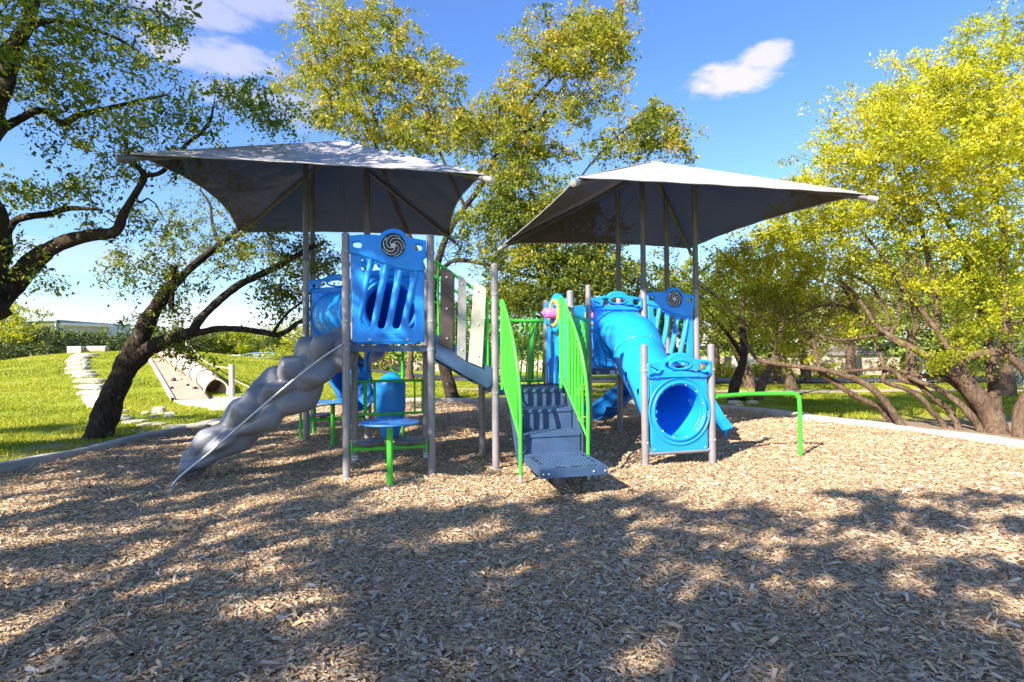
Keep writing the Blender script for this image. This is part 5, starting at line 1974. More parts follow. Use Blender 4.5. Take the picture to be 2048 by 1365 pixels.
# multi-stemmed tree at the right
d4 = 9.9
TR_ = [
    [(2003, 898, 46, d4 - .3), (1998, 880, 33, d4 - .2), (1984, 835, 28, d4), (1958, 798, 25, d4), (1930, 764, 23, d4), (1906, 738, 20, d4), (1880, 722, 14, d4), (1852, 712, 13, d4), (1833, 700, 11, d4), (1812, 690, 11, d4 + .1), (1791, 681, 11, d4 + .2), (1775, 668, 9, d4 + .3), (1752, 650, 8, d4 + .4), (1735, 625, 7, d4 + .5), (1710, 590, 6, d4 + .6), (1680, 560, 4, d4 + .8)],
    [(1812, 866, 17, d4 + .6), (1800, 848, 13, d4 + .6), (1788, 828, 12, d4 + .6), (1770, 803, 11, d4 + .6), (1746, 779, 11, d4 + .6), (1718, 762, 10, d4 + .7), (1690, 752, 9, d4 + .7), (1655, 742, 8, d4 + .8), (1610, 735, 7, d4 + 1), (1560, 729, 7, d4 + 1.2), (1520, 722, 6, d4 + 1.3), (1504, 706, 6, d4 + 1.3), (1490, 682, 5, d4 + 1.4), (1476, 666, 4, d4 + 1.5)],
    [(1800, 862, 14, d4 + .9), (1776, 834, 11, d4 + .9), (1757, 814, 10, d4 + .9), (1728, 801, 9, d4 + .9), (1698, 785, 9, d4 + .9), (1668, 764, 9, d4 + 1), (1642, 745, 9, d4 + 1), (1634, 715, 6, d4 + 1.1), (1628, 690, 5, d4 + 1.1), (1622, 672, 4, d4 + 1.2)],
    [(1898, 874, 12, d4 + .5), (1882, 842, 9, d4 + .5), (1862, 822, 8, d4 + .5), (1852, 806, 8, d4 + .5), (1833, 789, 8, d4 + .6), (1806, 776, 8, d4 + .6), (1785, 770, 7, d4 + .7), (1766, 761, 7, d4 + .7), (1769, 745, 7, d4 + .7), (1765, 724, 6, d4 + .8), (1757, 700, 6, d4 + .9), (1745, 677, 6, d4 + 1), (1728, 650, 6, d4 + 1), (1712, 620, 5, d4 + 1.1), (1690, 580, 4, d4 + 1.2)],
    [(1920, 880, 14, d4 + .2), (1914, 848, 11, d4 + .3), (1898, 821, 10, d4 + .4), (1871, 800, 9, d4 + .4), (1849, 780, 8, d4 + .4), (1834, 768, 8, d4 + .5), (1808, 762, 8, d4 + .5), (1790, 746, 7, d4 + .6), (1774, 738, 6, d4 + .6), (1738, 740, 5, d4 + .7), (1700, 742, 4, d4 + .8)],
    [(1972, 888, 15, d4 - .1), (1958, 855, 12, d4), (1938, 827, 11, d4), (1915, 804, 10, d4 + .1), (1890, 787, 9, d4 + .2), (1867, 773, 8, d4 + .2), (1842, 765, 8, d4 + .3), (1815, 752, 6, d4 + .4)],
    [(1955, 830, 13, d4 + .2), (1948, 812, 13, d4 + .2), (1930, 787, 12, d4 + .2), (1910, 768, 11, d4 + .3), (1887, 757, 10, d4 + .3), (1860, 754, 8, d4 + .4), (1828, 750, 7, d4 + .5), (1800, 742, 6, d4 + .6)],
    [(1912, 742, 15, d4), (1908, 718, 12, d4), (1896, 694, 11, d4), (1880, 670, 10, d4 + .1), (1862, 645, 9, d4 + .2), (1835, 612, 8, d4 + .3), (1808, 580, 7, d4 + .4), (1782, 540, 6, d4 + .5), (1758, 505, 5, d4 + .6), (1730, 470, 4, d4 + .7)],
    [(1912, 738, 15, d4), (1930, 718, 14, d4 - .1), (1957, 709, 14, d4 - .1), (1986, 705, 14, d4 - .2), (2008, 698, 15, d4 - .2), (2014, 672, 13, d4 - .2), (2013, 640, 12, d4 - .2), (2012, 590, 11, d4 - .1), (2004, 540, 10, d4), (2008, 480, 8, d4), (1990, 400, 6, d4 + .1), (1960, 330, 4, d4 + .2)],
    [(1992, 850, 18, d4 + .6), (1989, 800, 16, d4 + .6), (1986, 755, 15, d4 + .6), (1982, 712, 14, d4 + .6), (1970, 660, 13, d4 + .7), (1962, 600, 11, d4 + .8), (1945, 560, 8, d4 + .9), (1925, 500, 7, d4 + 1), (1890, 440, 6, d4 + 1), (1850, 360, 5, d4 + 1)],
    [(2046, 900, 26, d4 - .6), (2040, 850, 19, d4 - .6), (2046, 810, 17, d4 - .6), (2070, 770, 15, d4 - .6), (2100, 700, 12, d4 - .6)],
    [(2100, 790, 18, d4 - .4), (2070, 755, 15, d4 - .4), (2047, 738, 13, d4 - .3), (2028, 718, 12, d4 - .3), (2020, 700, 10, d4 - .2)],
    [(1875, 668, 9, d4 + .4), (1876, 630, 9, d4 + .6), (1872, 590, 9, d4 + .8), (1862, 540, 8, d4 + 1), (1848, 480, 7, d4 + 1.1), (1830, 420, 6, d4 + 1.2), (1800, 350, 5, d4 + 1.3), (1760, 280, 3, d4 + 1.3)],
    [(1780, 668, 6, d4 + .4), (1796, 640, 5, d4 + .4), (1800, 600, 5, d4 + .5), (1806, 560, 4, d4 + .5), (1815, 500, 3, d4 + .6)],
    [(1775, 662, 6, d4 + .4), (1776, 635, 5, d4 + .5), (1760, 600, 5, d4 + .6), (1740, 570, 4, d4 + .7), (1715, 555, 4, d4 + .7), (1690, 545, 3, d4 + .8)],
    [(1772, 668, 5, d4 + .5), (1730, 674, 5, d4 + .6), (1690, 680, 4, d4 + .8), (1650, 676, 3, d4 + 1), (1600, 660, 3, d4 + 1.2)],
    [(1712, 622, 4, d4 + 1.1), (1670, 610, 4, d4 + 1.2), (1630, 615, 3, d4 + 1.3), (1580, 640, 2, d4 + 1.4)],
    [(1823, 612, 5, d4 + .3), (1832, 640, 5, d4 + .3), (1828, 668, 4, d4 + .3)]]
BR = [
    (1990, 180, 9.6, 130, 110, 1.6, 80), (1880, 170, 10, 110, 80, 1.4, 48), (1760, 220, 10.4, 110, 70, 1.3, 46), (1860, 270, 10, 130, 80, 1.6, 70), (1980, 320, 9.6, 120, 90, 1.6, 66), (1740, 320, 10.6, 120, 70, 1.4, 60),
    (1650, 300, 10.8, 70, 50, 1.0, 14), (1850, 370, 10.2, 120, 60, 1.4, 46), (1640, 370, 11, 80, 40, 1, 16), (1720, 420, 10.8, 110, 50, 1.3, 46), (1620, 450, 11.3, 110, 50, 1.3, 44), (1540, 490, 11.8, 90, 45, 1.2, 34), (1660, 510, 11.2, 110, 45, 1.2, 30),
    (1830, 460, 10.4, 110, 50, 1.2, 26), (1960, 460, 9.8, 100, 70, 1.2, 34), (1560, 560, 11.8, 90, 50, 1.1, 26), (1660, 580, 11.3, 100, 50, 1.2, 18), (1900, 560, 10.4, 90, 60, 1.2, 18), (2000, 570, 10.4, 70, 70, 1.2, 20), (1760, 540, 10.8, 90, 50, 1.2, 14),
    (1925, 680, 9.9, 45, 24, .4, 9), (1880, 725, 9.7, 40, 14, .3, 5), (2040, 620, 9.6, 60, 90, 1.0, 14), (1590, 640, 11.6, 90, 40, 1.0, 12), (2120, 300, 9.4, 130, 240, 2, 60), (2060, 60, 9.4, 160, 60, 1.4, 18), (1460, 530, 12.2, 60, 40, 1, 14), (1500, 600, 12, 90, 50, 1, 22), (1580, 690, 11.6, 70, 30, .8, 10), (1700, 640, 11, 90, 40, .9, 12), (1960, 620, 10.6, 60, 60, 1, 12)]
BARE_R = [(1640, 620, 11.3, 130, 60, 1.1, 70), (1730, 600, 10.8, 120, 60, 1.0, 50), (1560, 620, 11.8, 90, 60, 1, 36), (1850, 560, 10.4, 110, 60, 1, 26), (1660, 690, 11, 60, 40, .6, 18)]
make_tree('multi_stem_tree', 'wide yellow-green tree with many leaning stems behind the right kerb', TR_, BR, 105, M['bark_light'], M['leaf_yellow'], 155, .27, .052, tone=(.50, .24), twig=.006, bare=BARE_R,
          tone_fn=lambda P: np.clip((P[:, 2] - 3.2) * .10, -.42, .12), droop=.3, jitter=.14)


# smaller trees by the lawn on the right, and the mixed growth behind
def small_tree(label, base, lean, h, crown, seed, leaf, bark='bark_light', n=60, each=60, size=.085, sig=.42, tone=(.45, .22), name='oak_tree', group=None, forks=3, rb=None, cat='tree', zmin=.3):
    """base: world point; crown: list of (dx, dy, z, rx, ry, rz, weight) around the base"""
    r = np.random.default_rng(seed)
    bx, by = base[0], base[1]
    bz = float(ground_z(bx, by)) if base[2] is None else base[2]
    rb = rb or h * .035
    lx, ly = lean
    mid = (bx + lx * .5 + r.normal(0, h * .02), by + ly * .5, bz + h * .28, rb * .75)
    top = (bx + lx, by + ly, bz + h * .50, rb * .55)
    limbs = [[(bx, by, bz - .1, rb * 1.3), (bx + lx * .15, by + ly * .15, bz + h * .10, rb), mid, top, (bx + lx * 1.2, by + ly * 1.1, bz + h * .72, rb * .3), (bx + lx * 1.3, by + ly, bz + h * .9, rb * .1)]]
    for k in range(forks):
        a = r.uniform(0, 2 * PI)
        s = mid if k % 2 else top
        e = h * r.uniform(.25, .42)
        limbs.append([(s[0], s[1], s[2], s[3] * .7), (s[0] + math.cos(a) * e * .5, s[1] + math.sin(a) * e * .5, s[2] + e * .45, s[3] * .45), (s[0] + math.cos(a) * e, s[1] + math.sin(a) * e, s[2] + e * .8, s[3] * .2)])
    tot = sum(c[6] for c in crown)
    C = []
    for (dx, dy, z, rx, ry, rz, w) in crown:
        m = max(2, int(n * w / tot))
        u = r.normal(0, 1, (m, 3)); u /= np.linalg.norm(u, axis=1, keepdims=True)
        q = (r.random(m) ** .38)[:, None]
        u = u * q * np.array([rx, ry, rz])
        for p in u:
            C.append((bx + dx + p[0], by + dy + p[1], max(bz + z + p[2], bz + zmin)))
    return make_tree(name, label, [], [], seed, M[bark], M[leaf], each, sig, size, cat=cat, group=group, extra_clusters=C, world_limbs=limbs, tone=tone, twig=.012, limb_sides=9, base=bz)


g = G(1466, 812)
small_tree('small dark-trunked oak just behind the kerb, left of the bent green rail post', (g.x, g.y, None), (.35, .2), 4.3, [(.2, .3, 3.0, 1.5, 1.3, 1.0, 3), (-.9, .6, 2.3, 1.0, 1, .6, 1)], 201, 'leaf_green', 'bark_dark', 50, 70, .07, .36, (.45, .2), rb=.13)
g = G(1515, 806)
small_tree('small oak with strongly leaning trunk behind the green rail', (g.x, g.y, None), (.95, .5), 4.4, [(.9, .6, 3.2, 1.5, 1.2, .9, 3), (1.8, .9, 2.7, .9, .9, .6, 1)], 202, 'leaf_oak', 'bark_light', 50, 60, .07, .36, (.4, .22), rb=.12)

MID = [  # px base x, D, lean, height, crown radius, leaf, label
    (1238, 21.5, (.6, 0), 5.2, 2.2, 'leaf_oak', 'oak behind the right tower with a pale trunk under its deck'),
    (1360, 24, (-.4, .2), 6.8, 2.8, 'leaf_oak', 'round oak under the right end of the canopy'),
    (1140, 25, (.3, 0), 6.2, 2.6, 'leaf_oak', 'oak behind the pink knob panel'),
    (1010, 27, (-.5, 0), 5.4, 2.6, 'leaf_oak', 'oak seen above the stair deck'),
    (820, 27, (-.3, .2), 5.0, 2.4, 'leaf_yellow', 'yellow-green tree seen under the high tower'),
    (730, 30, (.3, .2), 5.4, 2.5, 'leaf_oak', 'tree behind the left tower posts'),
    (1585, 19.5, (-.8, .6), 5.4, 2.3, 'leaf_oak', 'oak with pale leaning trunk beyond the lawn path'),
    (1500, 20.5, (-.7, .5), 5.6, 2.2, 'leaf_green', 'green oak beyond the tan path behind the bent rail'),
    (1553, 22.5, (.2, .4), 4.6, 2.0, 'leaf_oak', 'wide-footed tree standing by the road edge'),
    (1610, 24, (.2, .4), 5.8, 2.4, 'leaf_yellow', 'yellow tree beyond the road between the stems'),
    (1820, 22.5, (.4, .3), 6.4, 2.6, 'leaf_green', 'green tree in shade behind the multi-stemmed tree'),
    (1925, 20, (-.3, .3), 7.0, 2.6, 'leaf_green', 'tall green tree behind the thickest right stem'),
    (2010, 17, (.3, .3), 6.6, 2.3, 'leaf_green', 'dark green tree at the right edge beyond the lawn'),
    (1700, 28, (.2, .3), 7.2, 3.1, 'leaf_yellow', 'yellow tree in front of the pale house'),
    (1430, 29, (.2, .3), 7.2, 3.0, 'leaf_yellow', 'yellow-green tree behind the round low panel'),
]
for i, (px, D, lean, h, rad, leaf, lab) in enumerate(MID):
    p = W(px, 700, D)
    zz = h * .60
    small_tree(lab, (p.x, p.y, None), lean, h, [(lean[0], lean[1], zz, rad, rad * .85, h * .33, 4), (lean[0] - rad * .6, 0, zz * .72, rad * .55, rad * .5, h * .15, 1.2), (lean[0] + rad * .6, .2, zz * .74, rad * .55, rad * .5, h * .15, 1.2)],
               210 + i, leaf, 'bark_light', 96, 66, .105, .46, (.46, .24), rb=h * .032, group='trees across the park behind the play structure', zmin=h * .25)

# far growth: a mass nobody could count, right across the back, behind the individual trees
for i, (x0, x1, D, h, leaf, n, lab) in enumerate(((620, 1260, 42, 6.5, 'leaf_far', 230, ''), (1240, 1760, 40, 7.5, 'leaf_far', 260, ''), (1700, 2250, 36, 8.5, 'leaf_far', 270, ''), (2250, 3600, 34, 8.0, 'leaf_far', 330, ''), (-1700, -60, 52, 6.5, 'leaf_far', 330, ''))):
    r = np.random.default_rng(300 + i)
    C = []
    for k in range(n):
        px = r.uniform(x0, x1)
        p = W(px, 700, D + r.normal(0, 2.2))
        top = h * (0.72 + .28 * math.sin(px * .021 + i) * math.sin(px * .0077))
        C.append((p.x, p.y, r.uniform(.03, 1) ** .9 * top))
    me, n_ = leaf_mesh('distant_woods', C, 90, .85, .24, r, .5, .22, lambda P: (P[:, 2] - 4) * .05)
    TRI[0] += n_ * 2
    obj('distant_woods', me, M['leaf_far'], None, 'stuff')

# juniper and cedar row beyond the mound (left) and trees behind the ball-field fence
for i, (px, D, h, rad, leaf, lab) in enumerate((
        (-40, 44, 5.2, 3.0, 'leaf_juniper', 'dark juniper at the far left edge beyond the mound'), (20, 40, 4.9, 2.6, 'leaf_yellow', 'bright yellow-green tree at the far left beyond the mound'), (75, 42, 4.0, 2.6, 'leaf_juniper', 'dark juniper left of the stone steps'),
        (125, 46, 3.7, 2.6, 'leaf_juniper', 'juniper straight behind the top of the stone steps'), (98, 52, 4.3, 2.0, 'leaf_yellow', 'small yellow tree poking up before the office building'), (165, 48, 3.7, 2.4, 'leaf_juniper', 'brownish juniper below the pale metal building'),
        (190, 54, 4.4, 1.9, 'leaf_green', 'fresh green tree poking above the juniper row'), (212, 50, 3.6, 2.3, 'leaf_juniper', 'juniper below the right end of the metal building'), (245, 56, 3.9, 2.4, 'leaf_juniper', 'juniper behind the leaning oak trunk'),
        (285, 58, 4.2, 2.4, 'leaf_juniper', 'juniper just right of the leaning oak trunk'), (45, 36, 2.6, 2.2, 'leaf_juniper', 'low shaded juniper on the far slope'))):
    p = W(px, 700, D)
    h *= 1.14 if i < 2 else .88
    small_tree(lab, (p.x, p.y, 0.0), (0, 0), h, [(0, 0, h * .55, rad, rad * .8, h * .42, 1)], 330 + i, leaf, 'bark_dark', 84, 66, .17, .55, (.42, .24), rb=.12, group='junipers and small trees in the row beyond the mound', name='juniper', forks=2, zmin=.1)
for i, (px, D, h, rad, leaf, lab) in enumerate((
        (390, 92, 5.2, 4.2, 'leaf_far', 'grey-green tree at the left end of the ball-field fence'), (435, 98, 5.8, 4.6, 'leaf_far', 'tree behind the fence, second from the left'), (475, 95, 5.4, 4.0, 'leaf_yellow', 'brighter green tree behind the middle of the fence'),
        (520, 99, 5.6, 4.6, 'leaf_far', 'dark tree behind the blue shelter'), (560, 92, 5.3, 4.4, 'leaf_far', 'tree right of the blue shelter'), (345, 90, 5.4, 4.2, 'leaf_far', 'tree behind the mound crest, left of the fence'), (310, 88, 5.2, 4.2, 'leaf_far', 'tree behind the upper end of the tunnel slide'))):
    p = W(px, 700, D)
    small_tree(lab, (p.x, p.y, 0.0), (0, 0), h, [(0, 0, h * .55, rad, rad * .8, h * .42, 1)], 350 + i, leaf, 'bark_dark', 80, 80, .30, .9, (.36, .22), rb=.16, group='trees behind the ball-field fence', name='field_tree', forks=2, zmin=.1)
p = W(598, 700, 46)
small_tree('pale yellow-green bushy tree right of the ball field, beside the left tower', (p.x, p.y, 0), (.3, 0), 4.6, [(0, 0, 2.5, 2.6, 2.2, 1.9, 2), (-1.6, 0, 1.3, 1.4, 1.2, 1.0, 1)], 370, 'leaf_yellow', 'bark_light', 60, 60, .15, .6, (.4, .22), rb=.12, zmin=.1)
p = W(700, 700, 40)
small_tree('pale bushy tree seen between the left tower posts', (p.x, p.y, 0), (.3, 0), 4.4, [(0, 0, 2.4, 2.6, 2.2, 1.9, 2), (1.8, 0, 1.5, 1.6, 1.2, 1.0, 1)], 371, 'leaf_yellow', 'bark_light', 50, 60, .14, .55, (.36, .22), rb=.12, zmin=.1)
print('leaf triangles', TRI[0])

# ------------------------------------------------------------------ things on and round the mound


def rough_stone(c, sx, sy, sz, seed, mb=None, rz=0.0, detail=2):
    r = np.random.default_rng(seed)
    bm = bmesh.new()
    bmesh.ops.create_icosphere(bm, subdivisions=detail, radius=1)
    ph = r.uniform(0, 6, 6)
    for v in bm.verts:
        p = v.co
        q = Vector([math.copysign(abs(t) ** .45, t) for t in p])
        k = 1 + .10 * math.sin(p.x * 5 + ph[0]) * math.cos(p.y * 4 + ph[1]) + .07 * math.sin(p.z * 7 + p.x * 3 + ph[2])
        v.co = Vector((q.x * sx / 2 * k, q.y * sy / 2 * k, q.z * sz / 2))
    me = bpy.data.meshes.new('stone')
    bm.to_mesh(me); bm.free()
    me.transform(Matrix.Translation(c) @ Matrix.Rotation(rz, 4, 'Z'))
    return me


h0 = hit(180, 770)
steps = empty('stone_stairway', (h0.x, h0.y, h0.z), 'stairway of rough cream limestone slabs climbing the grassy mound', 'stairway')
for i, (x, y, wpx) in enumerate(((172, 712, 44), (160, 717, 34), (157, 723, 42), (156, 730, 40), (157, 738, 44), (160, 747, 52), (170, 753, 44), (177, 764, 56), (184, 776, 58), (190, 788, 58), (192, 797, 44), (196, 805, 40), (199, 813, 32))):
    h = hit(x, y)
    w_ = wpx * h.y / FPX
    obj('stone', rough_stone(h + Vector((0, 0, -.02)), w_, .5, .26, 500 + i, rz=.1 * math.sin(i * 2.2)), M['stone'], steps)
for i, (x, y, wpx, dz) in enumerate(((236, 827, 34, .03), (238, 835, 34, 0), (250, 839, 30, 0), (270, 845, 40, 0), (305, 851, 50, 0), (350, 855, 46, 0), (392, 853, 40, 0), (426, 848, 36, 0), (290, 828, 16, 0), (308, 834, 14, 0), (340, 828, 20, 0), (338, 834, 18, 0))):
    h = hit(x, y, 6)
    w_ = wpx * h.y / FPX
    tag(rebase(obj('stepping_stone', rough_stone(h + Vector((0, 0, .0 + dz)), w_, .34, .10, 540 + i, rz=.05 * i), M['stone'])),
        ['thick limestone slab right against the leaning oak trunk', 'grey slab under the thick slab by the oak trunk', 'narrow slab just below the stack by the oak trunk', 'pale stepping stone curving away from the oak trunk', 'long stepping stone halfway to the kerb', 'broad flat stepping stone above the left kerb',
         'flat slab next to the kerb left of the grey climber', 'last flat slab before the kerb passes behind the climber', 'small slab in the grass left of the white rock', 'small slab just below and left of the white rock', 'small slab in the grass right of the white rock', 'low slab below right of the white rock'][i], 'stepping stone', 'limestone stepping stones across the left lawn')
h = hit(318, 828, 6)
tag(rebase(obj('rock', rough_stone(h + Vector((0, 0, .05)), .28, .2, .24, 560, rz=.3), M['stone'])), 'small pale rock standing in the grass below the climbing slab', 'rock')

# climbing slab on the hillside with dark holds
L0, L1_ = [hit(x, y) for x, y in ((349, 803), (215, 700.5))]
R0_, R1_ = [hit(x, y) for x, y in ((418, 803), (248, 700.5))]
cl = empty('climbing_slab', (L0 + R0_) / 2, 'long sloping tan climbing slab set with small dark holds', 'climbing slab')
n = 14


def onslab(u, t, lift=0.06):
    a = L0.lerp(L1_, t); b_ = R0_.lerp(R1_, t)
    p = a.lerp(b_, u)
    return Vector((p.x, p.y, float(ground_z(p.x, p.y)) + lift))


rows = [[onslab(-.02, k / n, -.1)] + [onslab(j / 4, k / n) for j in range(5)] + [onslab(1.02, k / n, -.1)] for k in range(n + 1)]
M['slab'] = simple('tan_rubber_slab', (0.47, 0.34, 0.25), .85, 0, .2, 3, .4, 60, .2, 0, .2)
MB().grid(rows, False).put('slab', M['slab'], cl)
for u0, u1, mm, nm in ((-.10, 0.0, 'concrete', 'edge_strip'), (1.0, 1.035, 'black', 'edge_strip')):
    rows = [[onslab(u0, k / n, .0), onslab(u0, k / n, .10), onslab(u1, k / n, .10), onslab(u1, k / n, .0)] for k in range(n + 1)]
    MB().grid(rows, False).put(nm, M[mm], cl)
r = random.Random(4)
hold = None
for i in range(64):
    t = 0.03 + .94 * (i // 4) / 16
    u = .14 + .24 * (i % 4) + r.uniform(-.07, .07)
    c = onslab(u, t + r.uniform(-.02, .02), .10)
    if hold is None:
        hold = MB().ball((0, 0, 0), .085, 7, (1, .8, .9)).mesh('hold')
        hold.materials.append(M['black'])
    o = bpy.data.objects.new('hold', hold)
    COL.objects.link(o)
    o.parent = cl
    o.location = c - wloc(cl)
    o.rotation_euler = (0, 0, r.uniform(0, 3))
    k = r.uniform(.7, 1.15)
    o.scale = (k, k, k)

# beige tunnel slide
m0 = hit(430, 788); m1 = hit(320, 710)
tsl = empty('tunnel_slide', m0, 'ribbed beige tunnel slide lying down the side of the mound', 'tunnel slide')
n = 12
cpts = []
for k in range(n + 1):
    t = k / n
    p = m0.lerp(m1, t)
    cpts.append(Vector((p.x, p.y, float(ground_z(p.x, p.y)) + .30)))
cpts[0].z = .40
rt = .29
a0 = (cpts[0] - cpts[1]).normalized()
MB().tube(cpts, rt, 28, False).put('tube', M['beige'], tsl).modifiers.new('t', 'SOLIDIFY').thickness = .02
for k in range(1, 9):
    t = k / 9
    i = t * n
    p = cpts[int(i)].lerp(cpts[min(int(i) + 1, n)], i % 1)
    d = (cpts[min(int(i) + 1, n)] - cpts[int(i)]).normalized()
    s = d.cross(Vector((0, 0, 1))).normalized(); u = s.cross(d)
    MB().tube([p + (s * math.cos(a) + u * math.sin(a)) * (rt + .01) for a in np.linspace(0, 2 * PI, 29)[:-1]], .020, 6, closed=True).put('rib', M['rust'], tsl)
# mouth: the tube opens into a lip
s = a0.cross(Vector((0, 0, 1))).normalized(); u = s.cross(a0)
rows = []
for k in range(9):
    t = k / 8
    c = cpts[0] + a0 * (t * .45) - Vector((0, 0, .05 * t))
    row = []
    amax = PI * (1.0 - .62 * min(1, t * 1.3))
    for j in range(25):
        a = -PI / 2 + (j / 24 - .5) * 2 * amax
        row.append(c + s * math.cos(a) * (rt + .10 * t) + u * math.sin(a) * (rt + .03 * t))
    rows.append(row)
o = MB().grid(rows, True).put('mouth', M['beige'], tsl)
o.modifiers.new('t', 'SOLIDIFY').thickness = .03
MB().tube([r_[0] for r_ in rows] + [p for p in rows[-1]] + [r_[-1] for r_ in rows[::-1]], .028, 8).put('lip', M['beige'], tsl)
MB().tube([cpts[0] + a0 * -.5, cpts[0] + a0 * -.45], rt - .03, 24).put('inside', M['rust'], tsl)
# short pipe and block on top of the mound
p = hit(187, 706)
pe = p + Vector((0, .25, .14))
tag(rebase(MB().tube([pe + Vector((-.44, 0, 0)), pe + Vector((.44, .0, 0))], .17, 22).put('short_tunnel', M['slab'])), 'short brown tunnel end lying on top of the mound', 'tunnel')
pb_ = W(156, 704, p.y + .1)
tag(rebase(MB().box((pb_.x, pb_.y, p.z + .10), (.62, .5, .40)).put('concrete_block', M['concrete'])), 'pale concrete block on the mound top beside the short tunnel', 'block')
# landing pad and steps at the slide's foot
pad = [G(348, 812), G(430, 804), G(520, 800), G(545, 812), G(470, 826), G(428, 824)]
mb = MB()
vs = [Vector((p.x, p.y, .16)) for p in pad] + [Vector((p.x, p.y, -.05)) for p in pad]
k = len(pad)
mb.add(vs, [tuple(range(k)), tuple(reversed(range(k, 2 * k)))] + [(i, k + i, k + (i + 1) % k, (i + 1) % k) for i in range(k)])
me = mb.mesh('landing_pad')
bm = bmesh.new(); bm.from_mesh(me); bmesh.ops.recalc_face_normals(bm, faces=bm.faces); bm.to_mesh(me); bm.free()
obj('landing_pad', me, M['concrete'], None, 'structure')
c = G(462, 824)
tag(rebase(MB().box(Vector((c.x, c.y, .17)), (.95, .4, .24), rz=.1).put('concrete_step', M['concrete'])), 'grey concrete step at the corner of the landing pad', 'step')

# rope handrail beside the tunnel slide
p0 = hit(464, 796)
rf = empty('rope_rail', p0, 'pale wooden post holding a rope that climbs the mound', 'rope rail')
d = p0.y
tp = Vector((p0.x, p0.y, p0.z + 1.0))
MB().tube([p0 - Vector((0, 0, .1)), tp], .085, 14).put('post', M['woodpost'], rf)
q0 = hit(375, 714)
q1 = q0 + Vector((0, 0, .75))
MB().tube([q0 - Vector((0, 0, .1)), q1], .075, 12).put('post', M['woodpost'], rf)
MB().tube([Vector(p) for p in curve([tp - Vector((0, 0, .12)), tp.lerp(q1, .3) - Vector((0, 0, .38)), tp.lerp(q1, .6) - Vector((0, 0, .42)), q1 - Vector((0, 0, .1))], 8)], .024, 8).put('rope', M['rope'], rf)
q2 = hit(545, 800)
MB().tube([Vector(p) for p in curve([tp - Vector((0, 0, .42)), tp.lerp(q2, .5) - Vector((0, 0, .2)), q2 + Vector((0, 0, .02))], 8)], .02, 8).put('rope', M['rope'], rf)

# chain link fence and shelter across the field
fy = 88
x0, x1 = W(418, 700, fy).x, W(640, 700, fy).x
cf = empty('chain_link_fence', (x0, fy, 0), 'low grey chain-link fence along the far side of the ball field', 'fence')
n = 14
for i in range(n + 1):
    x = x0 + (x1 - x0) * i / n
    MB().tube([(x, fy, -.1), (x, fy, 1.05)], .045, 8).put('post', M['steel'], cf)
MB().tube([(x0, fy, 1.05), (x1, fy, 1.05)], .035, 8).put('top_rail', M['steel'], cf)
mb = MB()
k = int((x1 - x0) / .22)
for i in range(k):
    x = x0 + i * .22
    for s in (1, -1):
        a, b_ = (x, x + .95) if s > 0 else (x + .95, x)
        mb.slab(Vector((a, fy, .06)), Vector((min(b_, x1), fy, 1.02)), .012, .012, Vector((0, 1, 0)))
o = mb.put('wire_mesh', M['metalroof'], cf); o['kind'] = 'stuff'
sx = W(520, 700, 82).x
sh = empty('picnic_shelter', (sx, 82, 0), 'low blue-grey shelter roof beyond the field in front of the fence', 'shelter')
rz_ = [(-4.2, .95), (-1.2, 1.35), (2.6, 1.45), (4.2, 1.05)]
rows = [[Vector((sx + a * .7, 82 + b_, z - (.10 if abs(b_) > 1 else 0))) for b_ in (-1.6, 0, 1.6)] for a, z in rz_]
MB().grid(rows, False).put('roof', M['shelter'], sh).modifiers.new('t', 'SOLIDIFY').thickness = .08
for a in (-2.6, 2.4):
    for b_ in (-1.2, 1.2):
        MB().tube([(sx + a, 82 + b_, -.05), (sx + a, 82 + b_, 1.05)], .06, 8).put('post', M['steel'], sh)
tx = W(510, 700, 78).x
pt = empty('picnic_table', (tx, 78, 0), 'long blue picnic table standing in the ball field', 'picnic table')
MB().box((tx, 78, .74), (4.6, .8, .06)).put('table_top', M['shelter'], pt)
for s in (-1, 1):
    MB().box((tx, 78 + s * .75, .44), (4.6, .26, .05)).put('bench', M['shelter'], pt)
for k in (-1.9, 0, 1.9):
    MB().tube([(tx + k, 77.3, -.02), (tx + k, 78, .7), (tx + k, 78.7, -.02)], .04, 8).put('leg', M['steel'], pt)

# metal building far left
za = 7.0
A1 = W(112, 640, 92); B1 = W(262, 650, 112)
A1 = Vector((A1.x, A1.y, 0)); B1 = Vector((B1.x, B1.y, 0))
wh = empty('warehouse', A1, 'long pale metal building showing above the juniper row', 'building')
f = F2((A1.x, A1.y), (B1.x, B1.y))
L = (B1 - A1).length
zt_ = 6.6
nseg = 5
for i in range(nseg):
    u0, u1 = L * i / nseg + .12, L * (i + 1) / nseg - .12
    MB().add([f(u0, 0, 0), f(u1, 0, 0), f(u1, zt_, 0), f(u0, zt_, 0), f(u0, 0, -.3), f(u1, 0, -.3), f(u1, zt_, -.3), f(u0, zt_, -.3)], [(0, 1, 2, 3), (7, 6, 5, 4), (0, 4, 5, 1), (2, 6, 7, 3), (1, 5, 6, 2), (0, 3, 7, 4)]).put('wall_panel', M['metalwall'], wh)
    MB().tube([f(L * i / nseg, 0, .02), f(L * i / nseg, zt_, .02)], .13, 8).put('downpipe', M['metalroof'], wh)
MB().add([f(-.3, zt_, .3), f(L, zt_, .3), f(L, zt_ + .25, .3), f(-.3, zt_ + .25, .3), f(-.3, zt_, -18), f(L, zt_, -18), f(L, zt_ + .25, -18), f(-.3, zt_ + .25, -18)], [(0, 1, 2, 3), (7, 6, 5, 4), (0, 4, 5, 1), (2, 6, 7, 3), (1, 5, 6, 2), (0, 3, 7, 4)]).put('roof', M['metalroof'], wh)
